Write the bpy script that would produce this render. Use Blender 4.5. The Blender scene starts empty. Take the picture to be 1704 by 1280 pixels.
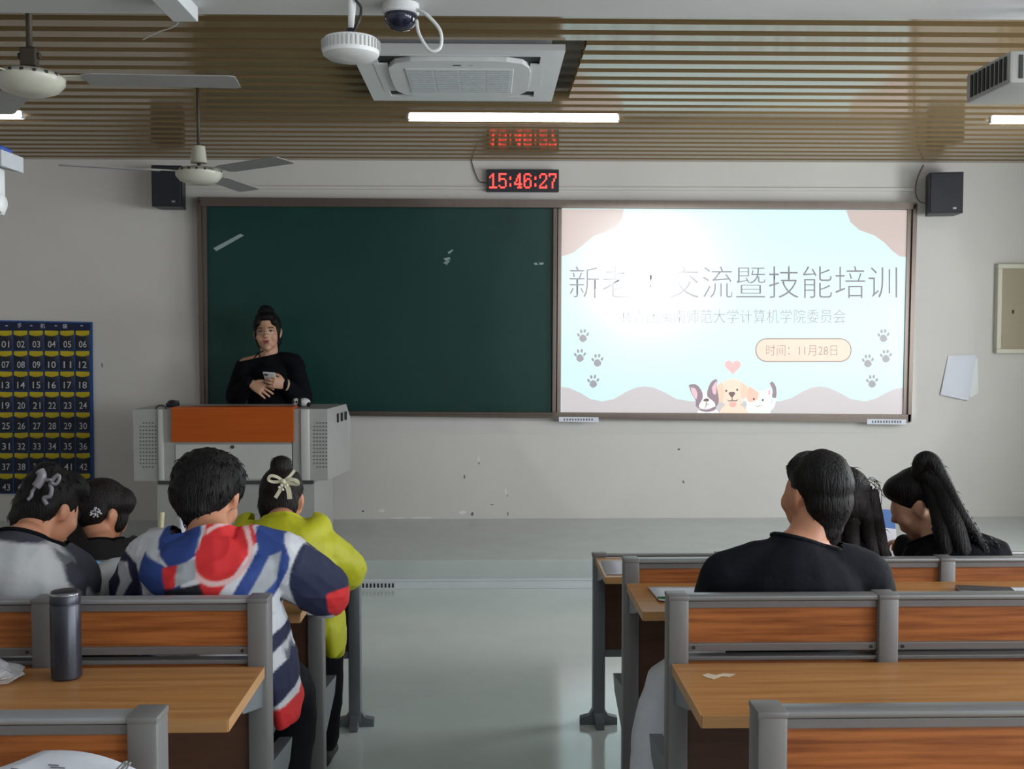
import bpy, bmesh, math, random
from mathutils import Vector, Matrix, Euler, noise
from mathutils.bvhtree import BVHTree

scene = bpy.context.scene
COL = scene.collection
PI = math.pi
R = math.radians
rng = random.Random(7)

# ------------------------------------------------------------------ camera
F = 1750.0                      # focal length in pixels of the 1704 x 1280 frame
CAMZ = 1.629
PITCH = math.atan((640 - 560) / F)
YAW = math.atan((852 - 812) / F)
cam_data = bpy.data.cameras.new('camera')
cam_data.sensor_fit = 'HORIZONTAL'
cam_data.sensor_width = 36.0
cam_data.lens = 36.0 * F / 1704.0
cam_data.clip_start = 0.05
cam = bpy.data.objects.new('camera', cam_data)
cam.location = (0, 0, CAMZ)
cam.rotation_euler = (PI / 2 - PITCH, 0, -YAW)
COL.objects.link(cam)
scene.camera = cam
CR = Euler(cam.rotation_euler).to_matrix()


def ray(px, py):
    return CR @ Vector(((px - 852) / F, (640 - py) / F, -1.0))


def at(px, py, Y):
    """point on the plane y = Y seen at a pixel"""
    d = ray(px, py)
    return Vector((0, 0, CAMZ)) + d * (Y / d.y)


def atz(px, py, Z):
    """point on the horizontal plane z = Z seen at a pixel"""
    d = ray(px, py)
    return Vector((0, 0, CAMZ)) + d * ((Z - CAMZ) / d.z)


# ------------------------------------------------------------------ world, view
scene.view_settings.view_transform = 'Standard'
scene.view_settings.look = 'None'
scene.view_settings.gamma = 1.0
scene.view_settings.use_curve_mapping = False
scene.view_settings.exposure = -0.25
world = bpy.data.worlds.new('world')
scene.world = world
world.use_nodes = True
world.node_tree.nodes['Background'].inputs[0].default_value = (0.75, 0.85, 1.0, 1)
world.node_tree.nodes['Background'].inputs[1].default_value = 0.6
scene.cycles.max_bounces = 8
scene.cycles.diffuse_bounces = 4
scene.cycles.glossy_bounces = 4
scene.cycles.transmission_bounces = 6
scene.cycles.transparent_max_bounces = 8
scene.cycles.sample_clamp_indirect = 4.0

# key dimensions of the room
D = 8.30          # front wall
ZP = 0.182        # top of the platform
E = 6.755         # front edge of the platform
ZC = 3.0          # underside of the slat ceiling
FS = 0.10         # raised floor under the rear rows
YS = 3.30         # where the raised floor ends
XL, XR, YB = -4.6, 4.75, -4.2

LED_W = 26.0
WIN_W = 118.0
PROJ_W = 760.0


def area_light(name, loc, rot, sx, sy, power, col=(1, 1, 1), spread=180):
    l = bpy.data.lights.new(name, 'AREA')
    l.shape = 'RECTANGLE'
    l.size, l.size_y = sx, sy
    l.energy = power
    l.color = col
    l.spread = R(spread)
    o = bpy.data.objects.new(name, l)
    o.location = loc
    o.rotation_euler = rot
    COL.objects.link(o)
    return o


# daylight coming in through the four windows of the right wall
WINS = [(-3.2, -1.5), (-0.6, 1.1), (1.7, 3.4), (4.6, 6.3)]
for (wa, wb) in WINS:
    area_light('window_daylight', (XR - 0.03, (wa + wb) / 2, 1.70), (0, R(90), 0), 1.4, wb - wa - 0.1, WIN_W, (0.93, 0.97, 1.0))


# ------------------------------------------------------------------ materials
def lin(c):
    c = c / 255.0
    return c / 12.92 if c <= 0.04045 else ((c + 0.055) / 1.055) ** 2.4


def rgb(r, g, b):
    return (lin(r), lin(g), lin(b), 1.0)


def mat(name, col, rough=0.6, metal=0.0, spec=0.5, var=0.0, nscale=6.0, stretch=None,
        bump=0.0, bscale=60.0, bstretch=None, col2=None, coat=0.0, coat_rough=0.1, emit=None, estr=0.0, alpha=1.0, trans=0.0, sheen=0.0, ramp=(0.3, 0.7)):
    m = bpy.data.materials.new(name)
    m.use_nodes = True
    nt = m.node_tree
    b = nt.nodes['Principled BSDF']
    b.inputs['Base Color'].default_value = col
    b.inputs['Roughness'].default_value = rough
    b.inputs['Metallic'].default_value = metal
    b.inputs['Specular IOR Level'].default_value = spec
    b.inputs['Coat Weight'].default_value = coat
    b.inputs['Coat Roughness'].default_value = coat_rough
    b.inputs['Alpha'].default_value = alpha
    b.inputs['Transmission Weight'].default_value = trans
    b.inputs['Sheen Weight'].default_value = sheen
    if emit is not None:
        b.inputs['Emission Color'].default_value = emit
        b.inputs['Emission Strength'].default_value = estr
    if var > 0 or bump > 0 or col2 is not None:
        tc = nt.nodes.new('ShaderNodeTexCoord')
    if var > 0 or col2 is not None:
        mp = nt.nodes.new('ShaderNodeMapping')
        mp.inputs['Scale'].default_value = stretch or (1, 1, 1)
        n = nt.nodes.new('ShaderNodeTexNoise')
        n.inputs['Scale'].default_value = nscale
        n.inputs['Detail'].default_value = 5
        n.inputs['Roughness'].default_value = 0.6
        cr = nt.nodes.new('ShaderNodeValToRGB')
        cr.color_ramp.elements[0].position = ramp[0]
        cr.color_ramp.elements[1].position = ramp[1]
        if col2 is None:
            col2 = tuple(max(0, min(1, c * (1 + var))) for c in col[:3]) + (1,)
            c1 = tuple(max(0, c * (1 - var)) for c in col[:3]) + (1,)
        else:
            c1 = col
        cr.color_ramp.elements[0].color = c1
        cr.color_ramp.elements[1].color = col2
        nt.links.new(tc.outputs['Object'], mp.inputs[0])
        nt.links.new(mp.outputs[0], n.inputs['Vector'])
        nt.links.new(n.outputs['Fac'], cr.inputs[0])
        nt.links.new(cr.outputs[0], b.inputs['Base Color'])
    if bump > 0:
        mp2 = nt.nodes.new('ShaderNodeMapping')
        mp2.inputs['Scale'].default_value = bstretch or (1, 1, 1)
        n2 = nt.nodes.new('ShaderNodeTexNoise')
        n2.inputs['Scale'].default_value = bscale
        n2.inputs['Detail'].default_value = 3
        bp = nt.nodes.new('ShaderNodeBump')
        bp.inputs['Strength'].default_value = bump
        bp.inputs['Distance'].default_value = 0.01
        nt.links.new(tc.outputs['Object'], mp2.inputs[0])
        nt.links.new(mp2.outputs[0], n2.inputs['Vector'])
        nt.links.new(n2.outputs['Fac'], bp.inputs['Height'])
        nt.links.new(bp.outputs[0], b.inputs['Normal'])
    return m


def attr_mat(name, rough=0.8, bump=0.25):
    """printed cloth whose colours are stored on the mesh"""
    m = mat(name, (0.5, 0.5, 0.5, 1), rough, bump=bump, bscale=22.0)
    nt = m.node_tree
    a = nt.nodes.new('ShaderNodeAttribute')
    a.attribute_name = 'print'
    nt.links.new(a.outputs['Color'], nt.nodes['Principled BSDF'].inputs['Base Color'])
    return m


M = {}
M['wall'] = mat('wall_paint', rgb(206, 203, 198), 0.75, var=0.03, nscale=1.3, bump=0.06, bscale=25)
M['plaster'] = mat('plaster_ceiling', rgb(196, 196, 196), 0.85, var=0.03, nscale=2)
M['plenum'] = mat('plenum_dark', rgb(108, 100, 88), 0.9, var=0.1, nscale=3)
M['slat'] = mat('ceiling_slat_metal', rgb(132, 111, 80), 0.10, spec=0.8, var=0.05, nscale=2.0, stretch=(0.6, 8, 8))
M['floor'] = mat('floor_epoxy', rgb(216, 226, 223), 0.12, spec=0.95, var=0.05, nscale=2.2)
M['platform'] = mat('platform_grey', rgb(186, 193, 190), 0.2, spec=0.6, var=0.05, nscale=3)
M['trunk'] = mat('white_trunking', rgb(205, 210, 212), 0.4, var=0.03, nscale=4)
M['slot'] = mat('dark_slot', rgb(35, 35, 38), 0.7, var=0.1)
M['boardframe'] = mat('board_frame', rgb(104, 93, 86), 0.35, metal=0.5, var=0.06, nscale=3, stretch=(8, 1, 1))
M['green'] = mat('green_chalkboard', rgb(14, 58, 52), 0.42, spec=0.35, var=0.12, nscale=1.6)
M['chalk'] = mat('chalk_mark', rgb(150, 170, 165), 0.95, var=0.1, nscale=40)
M['black'] = mat('black_plastic', rgb(24, 26, 34), 0.45, var=0.1, nscale=20)
M['speaker'] = mat('speaker_black', rgb(22, 24, 33), 0.55, var=0.15, nscale=60, bump=0.2, bscale=300)
M['alu'] = mat('aluminium_rail', rgb(150, 152, 154), 0.38, metal=0.5, var=0.05, nscale=4, stretch=(1, 20, 20))
M['post'] = mat('grey_steel_post', rgb(118, 116, 116), 0.45, metal=0.25, var=0.05, nscale=9)
M['leg'] = mat('dark_steel_leg', rgb(116, 121, 127), 0.42, metal=0.3, var=0.05, nscale=9)
M['panel'] = mat('orange_wood_panel', rgb(122, 64, 28), 0.42, col2=rgb(178, 108, 56), nscale=3.2, stretch=(1.0, 9, 26), ramp=(0.32, 0.62))
M['desk'] = mat('desk_wood', rgb(158, 106, 56), 0.36, col2=rgb(190, 138, 84), nscale=2.6, stretch=(0.8, 15, 6), ramp=(0.3, 0.65))
M['edge'] = mat('desk_edge_band', rgb(182, 136, 88), 0.45, var=0.08, nscale=6, stretch=(1, 1, 12))
M['modesty'] = mat('dark_brown_panel', rgb(78, 46, 30), 0.5, col2=rgb(94, 58, 38), nscale=3, stretch=(1, 8, 16))
M['white'] = mat('white_plastic', rgb(214, 216, 216), 0.4, var=0.02, nscale=8)
M['acgrey'] = mat('ac_grille_grey', rgb(176, 180, 184), 0.5, var=0.04, nscale=20)
M['fanwhite'] = mat('fan_enamel', rgb(196, 194, 180), 0.3, var=0.04, nscale=10)
M['fanblade'] = mat('fan_blade', rgb(150, 150, 148), 0.42, var=0.07, nscale=6)
M['rod'] = mat('rod_dark', rgb(74, 66, 56), 0.5, metal=0.3, var=0.1)
M['podium'] = mat('podium_grey', rgb(168, 168, 166), 0.42, metal=0.15, var=0.03, nscale=6)
M['podium_light'] = mat('podium_light_grey', rgb(192, 192, 188), 0.42, metal=0.1, var=0.03, nscale=6)
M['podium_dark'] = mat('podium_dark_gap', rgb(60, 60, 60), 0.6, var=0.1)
M['orange'] = mat('podium_orange_wood', rgb(168, 74, 8), 0.4, col2=rgb(182, 84, 14), nscale=2.5, stretch=(1, 6, 12))
M['paper'] = mat('paper_white', rgb(214, 217, 226), 0.8, var=0.02, nscale=5)
M['ink'] = mat('printed_ink', rgb(110, 112, 122), 0.9, var=0.05)
M['skin'] = mat('skin', rgb(190, 132, 102), 0.5, var=0.06, nscale=14, bump=0.05, bscale=120)
M['skin_pale'] = mat('skin_pale', rgb(196, 150, 124), 0.5, var=0.05, nscale=14, bump=0.05, bscale=120)
M['hair'] = mat('black_hair', rgb(10, 9, 10), 0.55, spec=0.22, col2=rgb(20, 17, 17), nscale=14, stretch=(9, 9, 1.0), bump=0.6, bscale=42, bstretch=(5, 5, 0.7))
M['hair_brown'] = mat('dark_brown_hair', rgb(15, 11, 11), 0.55, spec=0.22, col2=rgb(28, 20, 19), nscale=14, stretch=(9, 9, 1.0), bump=0.6, bscale=42, bstretch=(5, 5, 0.7))
M['lip'] = mat('lips', rgb(150, 72, 66), 0.45, var=0.05)
M['eye'] = mat('eye_dark', rgb(30, 22, 20), 0.2, var=0.05)
M['eyewhite'] = mat('eye_white', rgb(205, 195, 188), 0.3, var=0.02)
M['wire'] = mat('thin_wire', rgb(120, 110, 100), 0.4, metal=0.6, var=0.05)
M['glass'] = mat('clear_glass', (1, 1, 1, 1), 0.05, alpha=0.25, var=0.01)


def led_mat():
    m = mat('led_tube', (0.9, 0.9, 0.95, 1), 0.4, emit=(0.94, 0.95, 1.0, 1), estr=15.0, var=0.01)
    return m


M['led'] = led_mat()
M['led_rear'] = mat('led_tube_dim', (0.9, 0.9, 0.95, 1), 0.4, emit=(0.94, 0.95, 1.0, 1), estr=15.0, var=0.01)


# ------------------------------------------------------------------ mesh helpers
class MB:
    """collects shapes and builds them as ONE mesh object"""

    def __init__(s):
        s.v, s.f = [], []

    def add(s, vs, fs):
        o = len(s.v)
        s.v += [Vector(v) for v in vs]
        s.f += [tuple(i + o for i in f) for f in fs]
        return s

    def box(s, x0, x1, y0, y1, z0, z1, bev=0.0):
        if x0 > x1: x0, x1 = x1, x0
        if y0 > y1: y0, y1 = y1, y0
        if z0 > z1: z0, z1 = z1, z0
        if bev <= 0:
            return s.add([(x, y, z) for z in (z0, z1) for y in (y0, y1) for x in (x0, x1)],
                         [(0, 2, 3, 1), (4, 5, 7, 6), (0, 1, 5, 4), (2, 6, 7, 3), (0, 4, 6, 2), (1, 3, 7, 5)])
        bm = bmesh.new()
        bmesh.ops.create_cube(bm, size=1)
        for v in bm.verts:
            v.co = Vector(((x0 + x1) / 2 + v.co.x * (x1 - x0), (y0 + y1) / 2 + v.co.y * (y1 - y0), (z0 + z1) / 2 + v.co.z * (z1 - z0)))
        bmesh.ops.bevel(bm, geom=list(bm.edges), offset=bev, segments=2, profile=0.5, affect='EDGES')
        return s.bm(bm)

    def bm(s, bm):
        bm.verts.index_update()
        s.add([v.co.copy() for v in bm.verts], [[v.index for v in f.verts] for f in bm.faces])
        bm.free()
        return s

    def tube(s, pts, rad, seg=10, cap=True, ref=None):
        """pts list of points; rad a number, a list, or a list of (rx, ry)"""
        pts = [Vector(p) for p in pts]
        n = len(pts)
        if not isinstance(rad, (list, tuple)):
            rad = [rad] * n
        vs, fs = [], []
        up = Vector(ref) if ref else None
        for i, p in enumerate(pts):
            t = (pts[min(i + 1, n - 1)] - pts[max(i - 1, 0)])
            if t.length < 1e-9: t = Vector((0, 0, 1))
            t.normalize()
            if up is None:
                up = Vector((0, 0, 1)) if abs(t.z) < 0.9 else Vector((1, 0, 0))
            a = (up - t * up.dot(t))
            if a.length < 1e-6: a = t.orthogonal()
            a.normalize()
            b = t.cross(a)
            if ref is None: up = a
            r = rad[i]
            rx, ry = (r, r) if not isinstance(r, (list, tuple)) else r
            for k in range(seg):
                an = 2 * PI * k / seg
                vs.append(p + a * (rx * math.cos(an)) + b * (ry * math.sin(an)))
        for i in range(n - 1):
            for k in range(seg):
                k2 = (k + 1) % seg
                fs.append((i * seg + k, i * seg + k2, (i + 1) * seg + k2, (i + 1) * seg + k))
        if cap:
            fs.append(tuple(range(seg - 1, -1, -1)))
            fs.append(tuple((n - 1) * seg + k for k in range(seg)))
        return s.add(vs, fs)

    def cyl(s, a, b, r, seg=16):
        return s.tube([a, b], r, seg)

    def lathe(s, prof, c=(0, 0, 0), seg=24, mtx=None):
        """profile of (r, z) turned about the z axis"""
        vs, fs = [], []
        c = Vector(c)
        for (r, z) in prof:
            for k in range(seg):
                an = 2 * PI * k / seg
                v = Vector((max(r, 1e-4) * math.cos(an), max(r, 1e-4) * math.sin(an), z))
                if mtx: v = mtx @ v
                vs.append(c + v)
        n = len(prof)
        for i in range(n - 1):
            for k in range(seg):
                k2 = (k + 1) % seg
                fs.append((i * seg + k, i * seg + k2, (i + 1) * seg + k2, (i + 1) * seg + k))
        fs.append(tuple(range(seg - 1, -1, -1)))
        fs.append(tuple((n - 1) * seg + k for k in range(seg)))
        return s.add(vs, fs)

    def ell(s, c, rad, mtx=None, seg=18, rings=12):
        c = Vector(c)
        vs, fs = [], []
        for i in range(1, rings):
            th = PI * i / rings
            for k in range(seg):
                an = 2 * PI * k / seg
                v = Vector((rad[0] * math.sin(th) * math.cos(an), rad[1] * math.sin(th) * math.sin(an), rad[2] * math.cos(th)))
                vs.append(c + (mtx @ v if mtx else v))
        t = Vector((0, 0, rad[2]))
        vs.append(c + (mtx @ t if mtx else t))
        vs.append(c - (mtx @ t if mtx else t))
        top, bot = len(vs) - 2, len(vs) - 1
        for i in range(rings - 2):
            for k in range(seg):
                k2 = (k + 1) % seg
                fs.append((i * seg + k, (i + 1) * seg + k, (i + 1) * seg + k2, i * seg + k2))
        for k in range(seg):
            k2 = (k + 1) % seg
            fs.append((top, k, k2))
            fs.append((bot, (rings - 2) * seg + k2, (rings - 2) * seg + k))
        return s.add(vs, fs)

    def prism(s, pts, vec):
        """polygon (3D points, one plane) extruded along vec"""
        n = len(pts)
        pts = [Vector(p) for p in pts]
        vec = Vector(vec)
        return s.add(pts + [p + vec for p in pts],
                     [tuple(range(n - 1, -1, -1)), tuple(n + i for i in range(n))] +
                     [(i, (i + 1) % n, n + (i + 1) % n, n + i) for i in range(n)])

    def mesh(s, name):
        me = bpy.data.meshes.new(name)
        me.from_pydata([tuple(v) for v in s.v], [], s.f)
        bm = bmesh.new()
        bm.from_mesh(me)
        bmesh.ops.recalc_face_normals(bm, faces=bm.faces)
        bm.to_mesh(me)
        bm.free()
        return me

    def build(s, name, m, parent=None, smooth=False, loc=None):
        me = s.mesh(name)
        return link(name, me, m, parent, smooth, loc)


def link(name, me, m, parent=None, smooth=False, loc=None):
    if m is not None:
        me.materials.clear()
        me.materials.append(M[m] if isinstance(m, str) else m)
    if smooth:
        me.polygons.foreach_set('use_smooth', [True] * len(me.polygons))
        if smooth == 'auto':
            me.set_sharp_from_angle(angle=R(40))
    o = bpy.data.objects.new(name, me)
    COL.objects.link(o)
    if parent is not None: o.parent = parent
    if loc is not None: o.location = loc
    return o


def tag(o, label=None, cat=None, group=None, kind=None):
    if label: o['label'] = label
    if cat: o['category'] = cat
    if group: o['group'] = group
    if kind: o['kind'] = kind
    return o


def thing(name, label, cat, loc=(0, 0, 0), rotz=0.0, group=None):
    o = bpy.data.objects.new(name, None)
    o.empty_display_size = 0.1
    o.location = loc
    o.rotation_euler = (0, 0, rotz)
    COL.objects.link(o)
    return tag(o, label, cat, group)


def dup(root, loc=None, parent=None):
    r = root.copy()
    COL.objects.link(r)
    r.parent = parent
    if loc is not None: r.location = loc
    for ch in list(root.children):
        dup(ch, None, r)
    return r


def text_mesh(s, size, offset=0.0, spacing=1.0, depth=0.0, align='CENTER'):
    """text lying in the x-z plane, facing -y"""
    cu = bpy.data.curves.new('text', 'FONT')
    cu.body = s
    cu.size = size
    cu.align_x = align
    cu.align_y = 'CENTER'
    cu.offset = offset
    cu.extrude = depth
    cu.space_character = spacing
    cu.resolution_u = 3
    o = bpy.data.objects.new('text', cu)
    COL.objects.link(o)
    dg = bpy.context.evaluated_depsgraph_get()
    me = bpy.data.meshes.new_from_object(o.evaluated_get(dg))
    bpy.data.objects.remove(o)
    bpy.data.curves.remove(cu)
    me.transform(Matrix.Rotation(PI / 2, 4, 'X'))
    return me


def smooth_curve(pts, n=6):
    """Catmull-Rom through the points"""
    pts = [Vector(p) for p in pts]
    out = []
    for i in range(len(pts) - 1):
        p0 = pts[max(i - 1, 0)]; p1 = pts[i]; p2 = pts[i + 1]; p3 = pts[min(i + 2, len(pts) - 1)]
        for k in range(n):
            t = k / n
            out.append(0.5 * ((2 * p1) + (p2 - p0) * t + (2 * p0 - 5 * p1 + 4 * p2 - p3) * t * t + (3 * p1 - p0 - 3 * p2 + p3) * t ** 3))
    out.append(pts[-1])
    return out


# ------------------------------------------------------------------ the room
def struct(name, mb, m, parent=None):
    o = mb.build(name, m, parent)
    if parent is None: o['kind'] = 'structure'
    return o


struct('wall_front', MB().box(XL - .2, XR + .2, D, D + .2, -.1, 3.4), 'wall')
struct('wall_left', MB().box(XL - .2, XL, YB, D, -.1, 3.4), 'wall')
struct('wall_back', MB().box(XL - .2, XR + .2, YB - .2, YB, -.1, 3.4), 'wall')
wr = MB()
wr.box(XR, XR + .2, YB, D, -.1, 1.0).box(XR, XR + .2, YB, D, 2.5, 3.4)
edges = [YB] + [e for w in WINS for e in w] + [D]
for k in range(0, len(edges), 2):
    wr.box(XR, XR + .2, edges[k], edges[k + 1], 1.0, 2.5)
struct('wall_right', wr, 'wall')
for k, (wa, wb) in enumerate(WINS):
    fr = MB()
    fr.box(XR + .05, XR + .11, wa, wb, 1.0, 1.05).box(XR + .05, XR + .11, wa, wb, 2.45, 2.5)
    for y in (wa, (wa + wb) / 2 - .025, wb - .05):
        fr.box(XR + .05, XR + .11, y, y + .05, 1.05, 2.45)
    w = struct('window_%d' % (k + 1), fr, 'white')
    for a, b in ((wa + .05, (wa + wb) / 2 - .025), ((wa + wb) / 2 + .025, wb - .05)):
        MB().box(XR + .075, XR + .081, a, b, 1.05, 2.45).build('pane', 'glass', w)

struct('floor', MB().prism([(XL, YB, -.1), (XL, YB, FS), (XL, YS, FS), (XL, YS, 0), (XL, D, 0), (XL, D, -.1)], (XR - XL, 0, 0)), 'floor')
struct('floor_platform', MB().box(XL, XR, E, D, 0, ZP, 0.004), 'platform')

# paint chips and scuffs on the front wall
wf = bpy.data.objects['wall_front']
M['chip_white'] = mat('bare_plaster', rgb(225, 224, 222), 0.9, var=0.05)
M['chip_dark'] = mat('scuff_grey', rgb(120, 116, 112), 0.9, var=0.1)
for (x, y, w, h, m) in [(796, 764, 5, 14, 'chip_white'), (797, 771, 3, 4, 'chip_dark'), (842, 818, 4, 12, 'chip_white'), (844, 825, 2, 5, 'chip_dark'),
                        (786, 856, 6, 8, 'chip_dark'), (770, 853, 16, 7, 'chip_white'), (845, 855, 2, 8, 'chip_dark'), (604, 851, 5, 4, 'chip_dark'),
                        (636, 850, 12, 6, 'chip_white'), (819, 840, 6, 2, 'chip_dark'), (1130, 748, 5, 4, 'chip_dark'), (1137, 802, 4, 7, 'chip_dark'),
                        (170, 608, 3, 10, 'chip_dark'), (700, 862, 40, 3, 'chip_white'), (660, 862, 30, 3, 'chip_white'), (773, 793, 3, 8, 'chip_dark')]:
    c = at(x, y, D - .0015)
    pts = []
    for k in range(7):
        a = 2 * PI * k / 7
        q = 0.65 + 0.5 * rng.random()
        pts.append((c.x + math.cos(a) * w / 2 / 210 * q, c.y, c.z + math.sin(a) * h / 2 / 210 * q))
    MB().prism(pts, (0, .001, 0)).build('paint_chip', m, wf)

# cable trunking along the foot of the platform, with a row of dark slots at one end
tk = struct('trim_1', MB().box(XL, XR, E - .03, E, 0.0, .052, .003).box(XL, XR, E - .034, E, .052, .066, .002), 'trunk')
for k in range(9):
    x = at(603 + k * 6.2, 976, E - .03).x
    MB().box(x, x + .011, E - .032, E - .029, .012, .040).build('slot', 'slot', tk)
# slim conduit on the wall above the board
a0, a1 = at(306, 312, D), at(1520, 318, D)
struct('trim_2', MB().box(a0.x, a1.x, D - .018, D, a0.z - .012, a0.z + .012, .003), 'wall')
a0, a1 = at(583, 722, D), at(1512, 728, D)
struct('trim_3', MB().box(-2.4, a1.x, D - .006, D, a0.z, a0.z + .10), 'wall')

# ceiling: plenum slab, slats running across the room, plaster over the rear, one beam
ceil = struct('ceiling', MB().box(XL, XR, 3.6, D, 3.16, 3.4), 'plenum')
struct('ceiling_rear', MB().box(XL, XR, YB, 3.45, 3.05, 3.4), 'plaster')
struct('ceiling_beam', MB().box(XL, XR, 3.45, 3.74, 2.75, 3.4), 'plaster')
AC_Y0, AC_Y1 = 5.0, 6.07
AC_X0, AC_X1 = at(581, 80, 5.0).x, at(941, 80, 5.0).x
SL_P, SL_W, SL_H = 0.168, 0.092, 0.05


def slat(x0, x1, y):
    # an upside-down trough: two side walls and a bottom
    m = MB()
    t = .004
    m.prism([(x0, y - SL_W / 2, ZC), (x0, y + SL_W / 2, ZC), (x0, y + SL_W / 2, ZC + SL_H), (x0, y + SL_W / 2 - t, ZC + SL_H),
             (x0, y + SL_W / 2 - t, ZC + t), (x0, y - SL_W / 2 + t, ZC + t), (x0, y - SL_W / 2 + t, ZC + SL_H), (x0, y - SL_W / 2, ZC + SL_H)], (x1 - x0, 0, 0))
    return m.build('slat', 'slat', ceil)


y = 4.72 - 5 * SL_P
while y < D - .05:
    if y > 3.80:
        if AC_Y0 - .02 < y < AC_Y1 + .02:
            slat(XL, AC_X0 + .03, y)
            slat(AC_X1 + .10, XR, y)
        else:
            slat(XL, XR, y)
    y += SL_P
for x in (-3.4, -1.1, 1.3, 3.6):       # hangers that carry the slats
    MB().box(x, x + .04, 3.76, D, ZC + SL_H, ZC + SL_H + .03).build('carrier', 'rod', ceil)


# ------------------------------------------------------------------ LED tubes
def led(x, y, z, ztop, label, m='led'):
    t = thing('ceiling_light', label, 'light', (x, y, z), 0, 'LED tubes on the ceiling')
    MB().tube([(-.655, 0, 0), (.655, 0, 0)], .0185, 14).build('tube', m, t, True)
    MB().box(-.66, .66, -.014, .014, .013, max(ztop - z, .03), .002).build('housing', 'white', t)
    for sx in (-1, 1):
        MB().box(sx * .655 - .006, sx * .655 + .006, -.017, .017, -.017, .02, .002).build('end_cap', 'white', t)
    return t


ZL = ZC - .008
for (px, py, sx, lab) in ((855, 206, 0, 'lit LED tube under the slats above the red clock'), (38, 190, -1, 'lit LED tube under the slats by the left wall, beyond the ceiling fans'),
                          (1648, 203, 1, 'lit LED tube under the slats beyond the projector, by the window wall')):
    yl = 4.72 + .084 + 11 * SL_P
    led(at(px, py, yl).x + sx * .655, yl, ZL, ZC + SL_H, lab)
for yy, t1 in ((2.3, 'just behind the beam'), (-1.4, 'at the back of the room')):
    for xx, t2 in ((-3.4, 'far from the windows'), (.1, 'over the aisle'), (3.6, 'next to the windows')):
        led(xx, yy, 3.02, 3.05, 'lit LED tube on the plaster, %s, %s' % (t2, t1), 'led_rear')

# ------------------------------------------------------------------ board with slide
YBD = D - .05
board = thing('sliding_board', 'wide framed board, green chalkboard half beside a lit projection half', 'board', (0, 0, 0))


def quad_px(mb, p0, p1, p2, p3, y, dy):
    """prism over four pixels, standing at depth y with thickness dy towards the wall"""
    return mb.prism([at(*p, y) for p in (p0, p1, p2, p3)], (0, dy, 0))


YF = YBD - .045      # front of the frame
quad_px(MB(), (333, 338), (1520, 344), (1513, 696), (337, 688), YBD + .012, .035).build('backing', 'boardframe', board)
quad_px(MB(), (327, 328), (1527, 337), (1523, 348), (331, 343), YF, .09).build('frame_rail', 'boardframe', board)
quad_px(MB(), (333, 683), (1516, 690), (1515, 704), (334, 689), YF, .09).build('frame_rail', 'boardframe', board)
quad_px(MB(), (327, 333), (334, 333), (340, 688), (333, 688), YF, .09).build('frame_stile', 'boardframe', board)
quad_px(MB(), (336, 340), (343, 340), (346, 686), (340, 686), YF + .02, .06).build('frame_stile', 'boardframe', board)
quad_px(MB(), (1520, 340), (1527, 340), (1517, 702), (1511, 702), YF, .09).build('frame_stile', 'boardframe', board)
quad_px(MB(), (1511, 346), (1517, 346), (1509, 694), (1503, 694), YF + .02, .06).build('frame_stile', 'boardframe', board)
quad_px(MB(), (921, 347), (927, 347), (925, 686), (919, 686), YF + .015, .065).build('frame_stile', 'boardframe', board)
quad_px(MB(), (929, 347), (935, 347), (933, 692), (927, 692), YF + .025, .055).build('frame_stile', 'boardframe', board)
# chalk tray
quad_px(MB(), (345, 684), (925, 687), (925, 690), (345, 687), YF - .03, .05).build('chalk_tray', 'boardframe', board)
gp = quad_px(MB(), (343, 342), (921, 347), (919, 686), (346, 684), YBD, .012).build('green_panel', 'green', board)
for pts in ([(738, 430), (748, 428), (750, 431), (741, 434)], [(737, 438), (745, 433), (749, 434), (744, 440)], [(745, 420), (753, 415), (754, 417), (747, 423)],
            [(888, 438), (893, 437), (896, 441), (890, 441)], [(897, 437), (904, 437), (905, 440), (898, 441)], [(355, 413), (400, 389), (406, 392), (360, 418)],
            [(744, 434), (746, 434), (744, 441), (742, 441)]):
    MB().prism([at(*p, YBD - .0008) for p in pts], (0, .0006, 0)).build('chalk_mark', 'chalk', gp)


def slide_mat(name, col, s=1.0):
    c = rgb(*col)
    return mat(name, (c[0] * .10, c[1] * .10, c[2] * .10, 1), 0.29, spec=0.5, emit=c, estr=s, var=0.01)


SL = {}
SLS = 1.08
for nm, c in dict(bg=(214, 246, 248), blob=(204, 186, 180), wave=(206, 200, 202), ink=(120, 112, 122), ink2=(165, 158, 168), pill=(250, 216, 194), pilledge=(150, 130, 122),
                  pillink=(150, 132, 124), paw=(158, 156, 160), heart=(248, 190, 188), dgrey=(148, 128, 138), dpink=(240, 196, 206), dwhite=(245, 246, 246), cream=(248, 224, 202),
                  cream2=(246, 210, 186), dark=(110, 90, 90), orange=(250, 200, 180), catw=(238, 250, 238), line=(170, 150, 145), tongue=(244, 180, 170)).items():
    SL[nm] = slide_mat('slide_' + nm, c, SLS)
YSC = YBD - .002
screen = quad_px(MB(), (935, 347), (1511, 350), (1504, 691), (933, 691), YSC, .014).build('projection_panel', SL['bg'], board)
layer = [0]


def flat(name, pts, m, lvl=1, sm=0):
    if sm:
        pts = [(v.x, v.y) for v in smooth_curve([(p[0], p[1], 0) for p in pts + [pts[0]]], sm)][:-1]
    yy = YSC - .0008 * lvl
    return MB().prism([at(*p, yy) for p in pts], (0, .0005, 0)).build(name, SL[m], screen)


def ell_pts(cx, cy, rx, ry, rot=0, n=20):
    out = []
    for k in range(n):
        a = 2 * PI * k / n
        x, y = rx * math.cos(a), ry * math.sin(a)
        out.append((cx + x * math.cos(rot) - y * math.sin(rot), cy + x * math.sin(rot) + y * math.cos(rot)))
    return out


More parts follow.
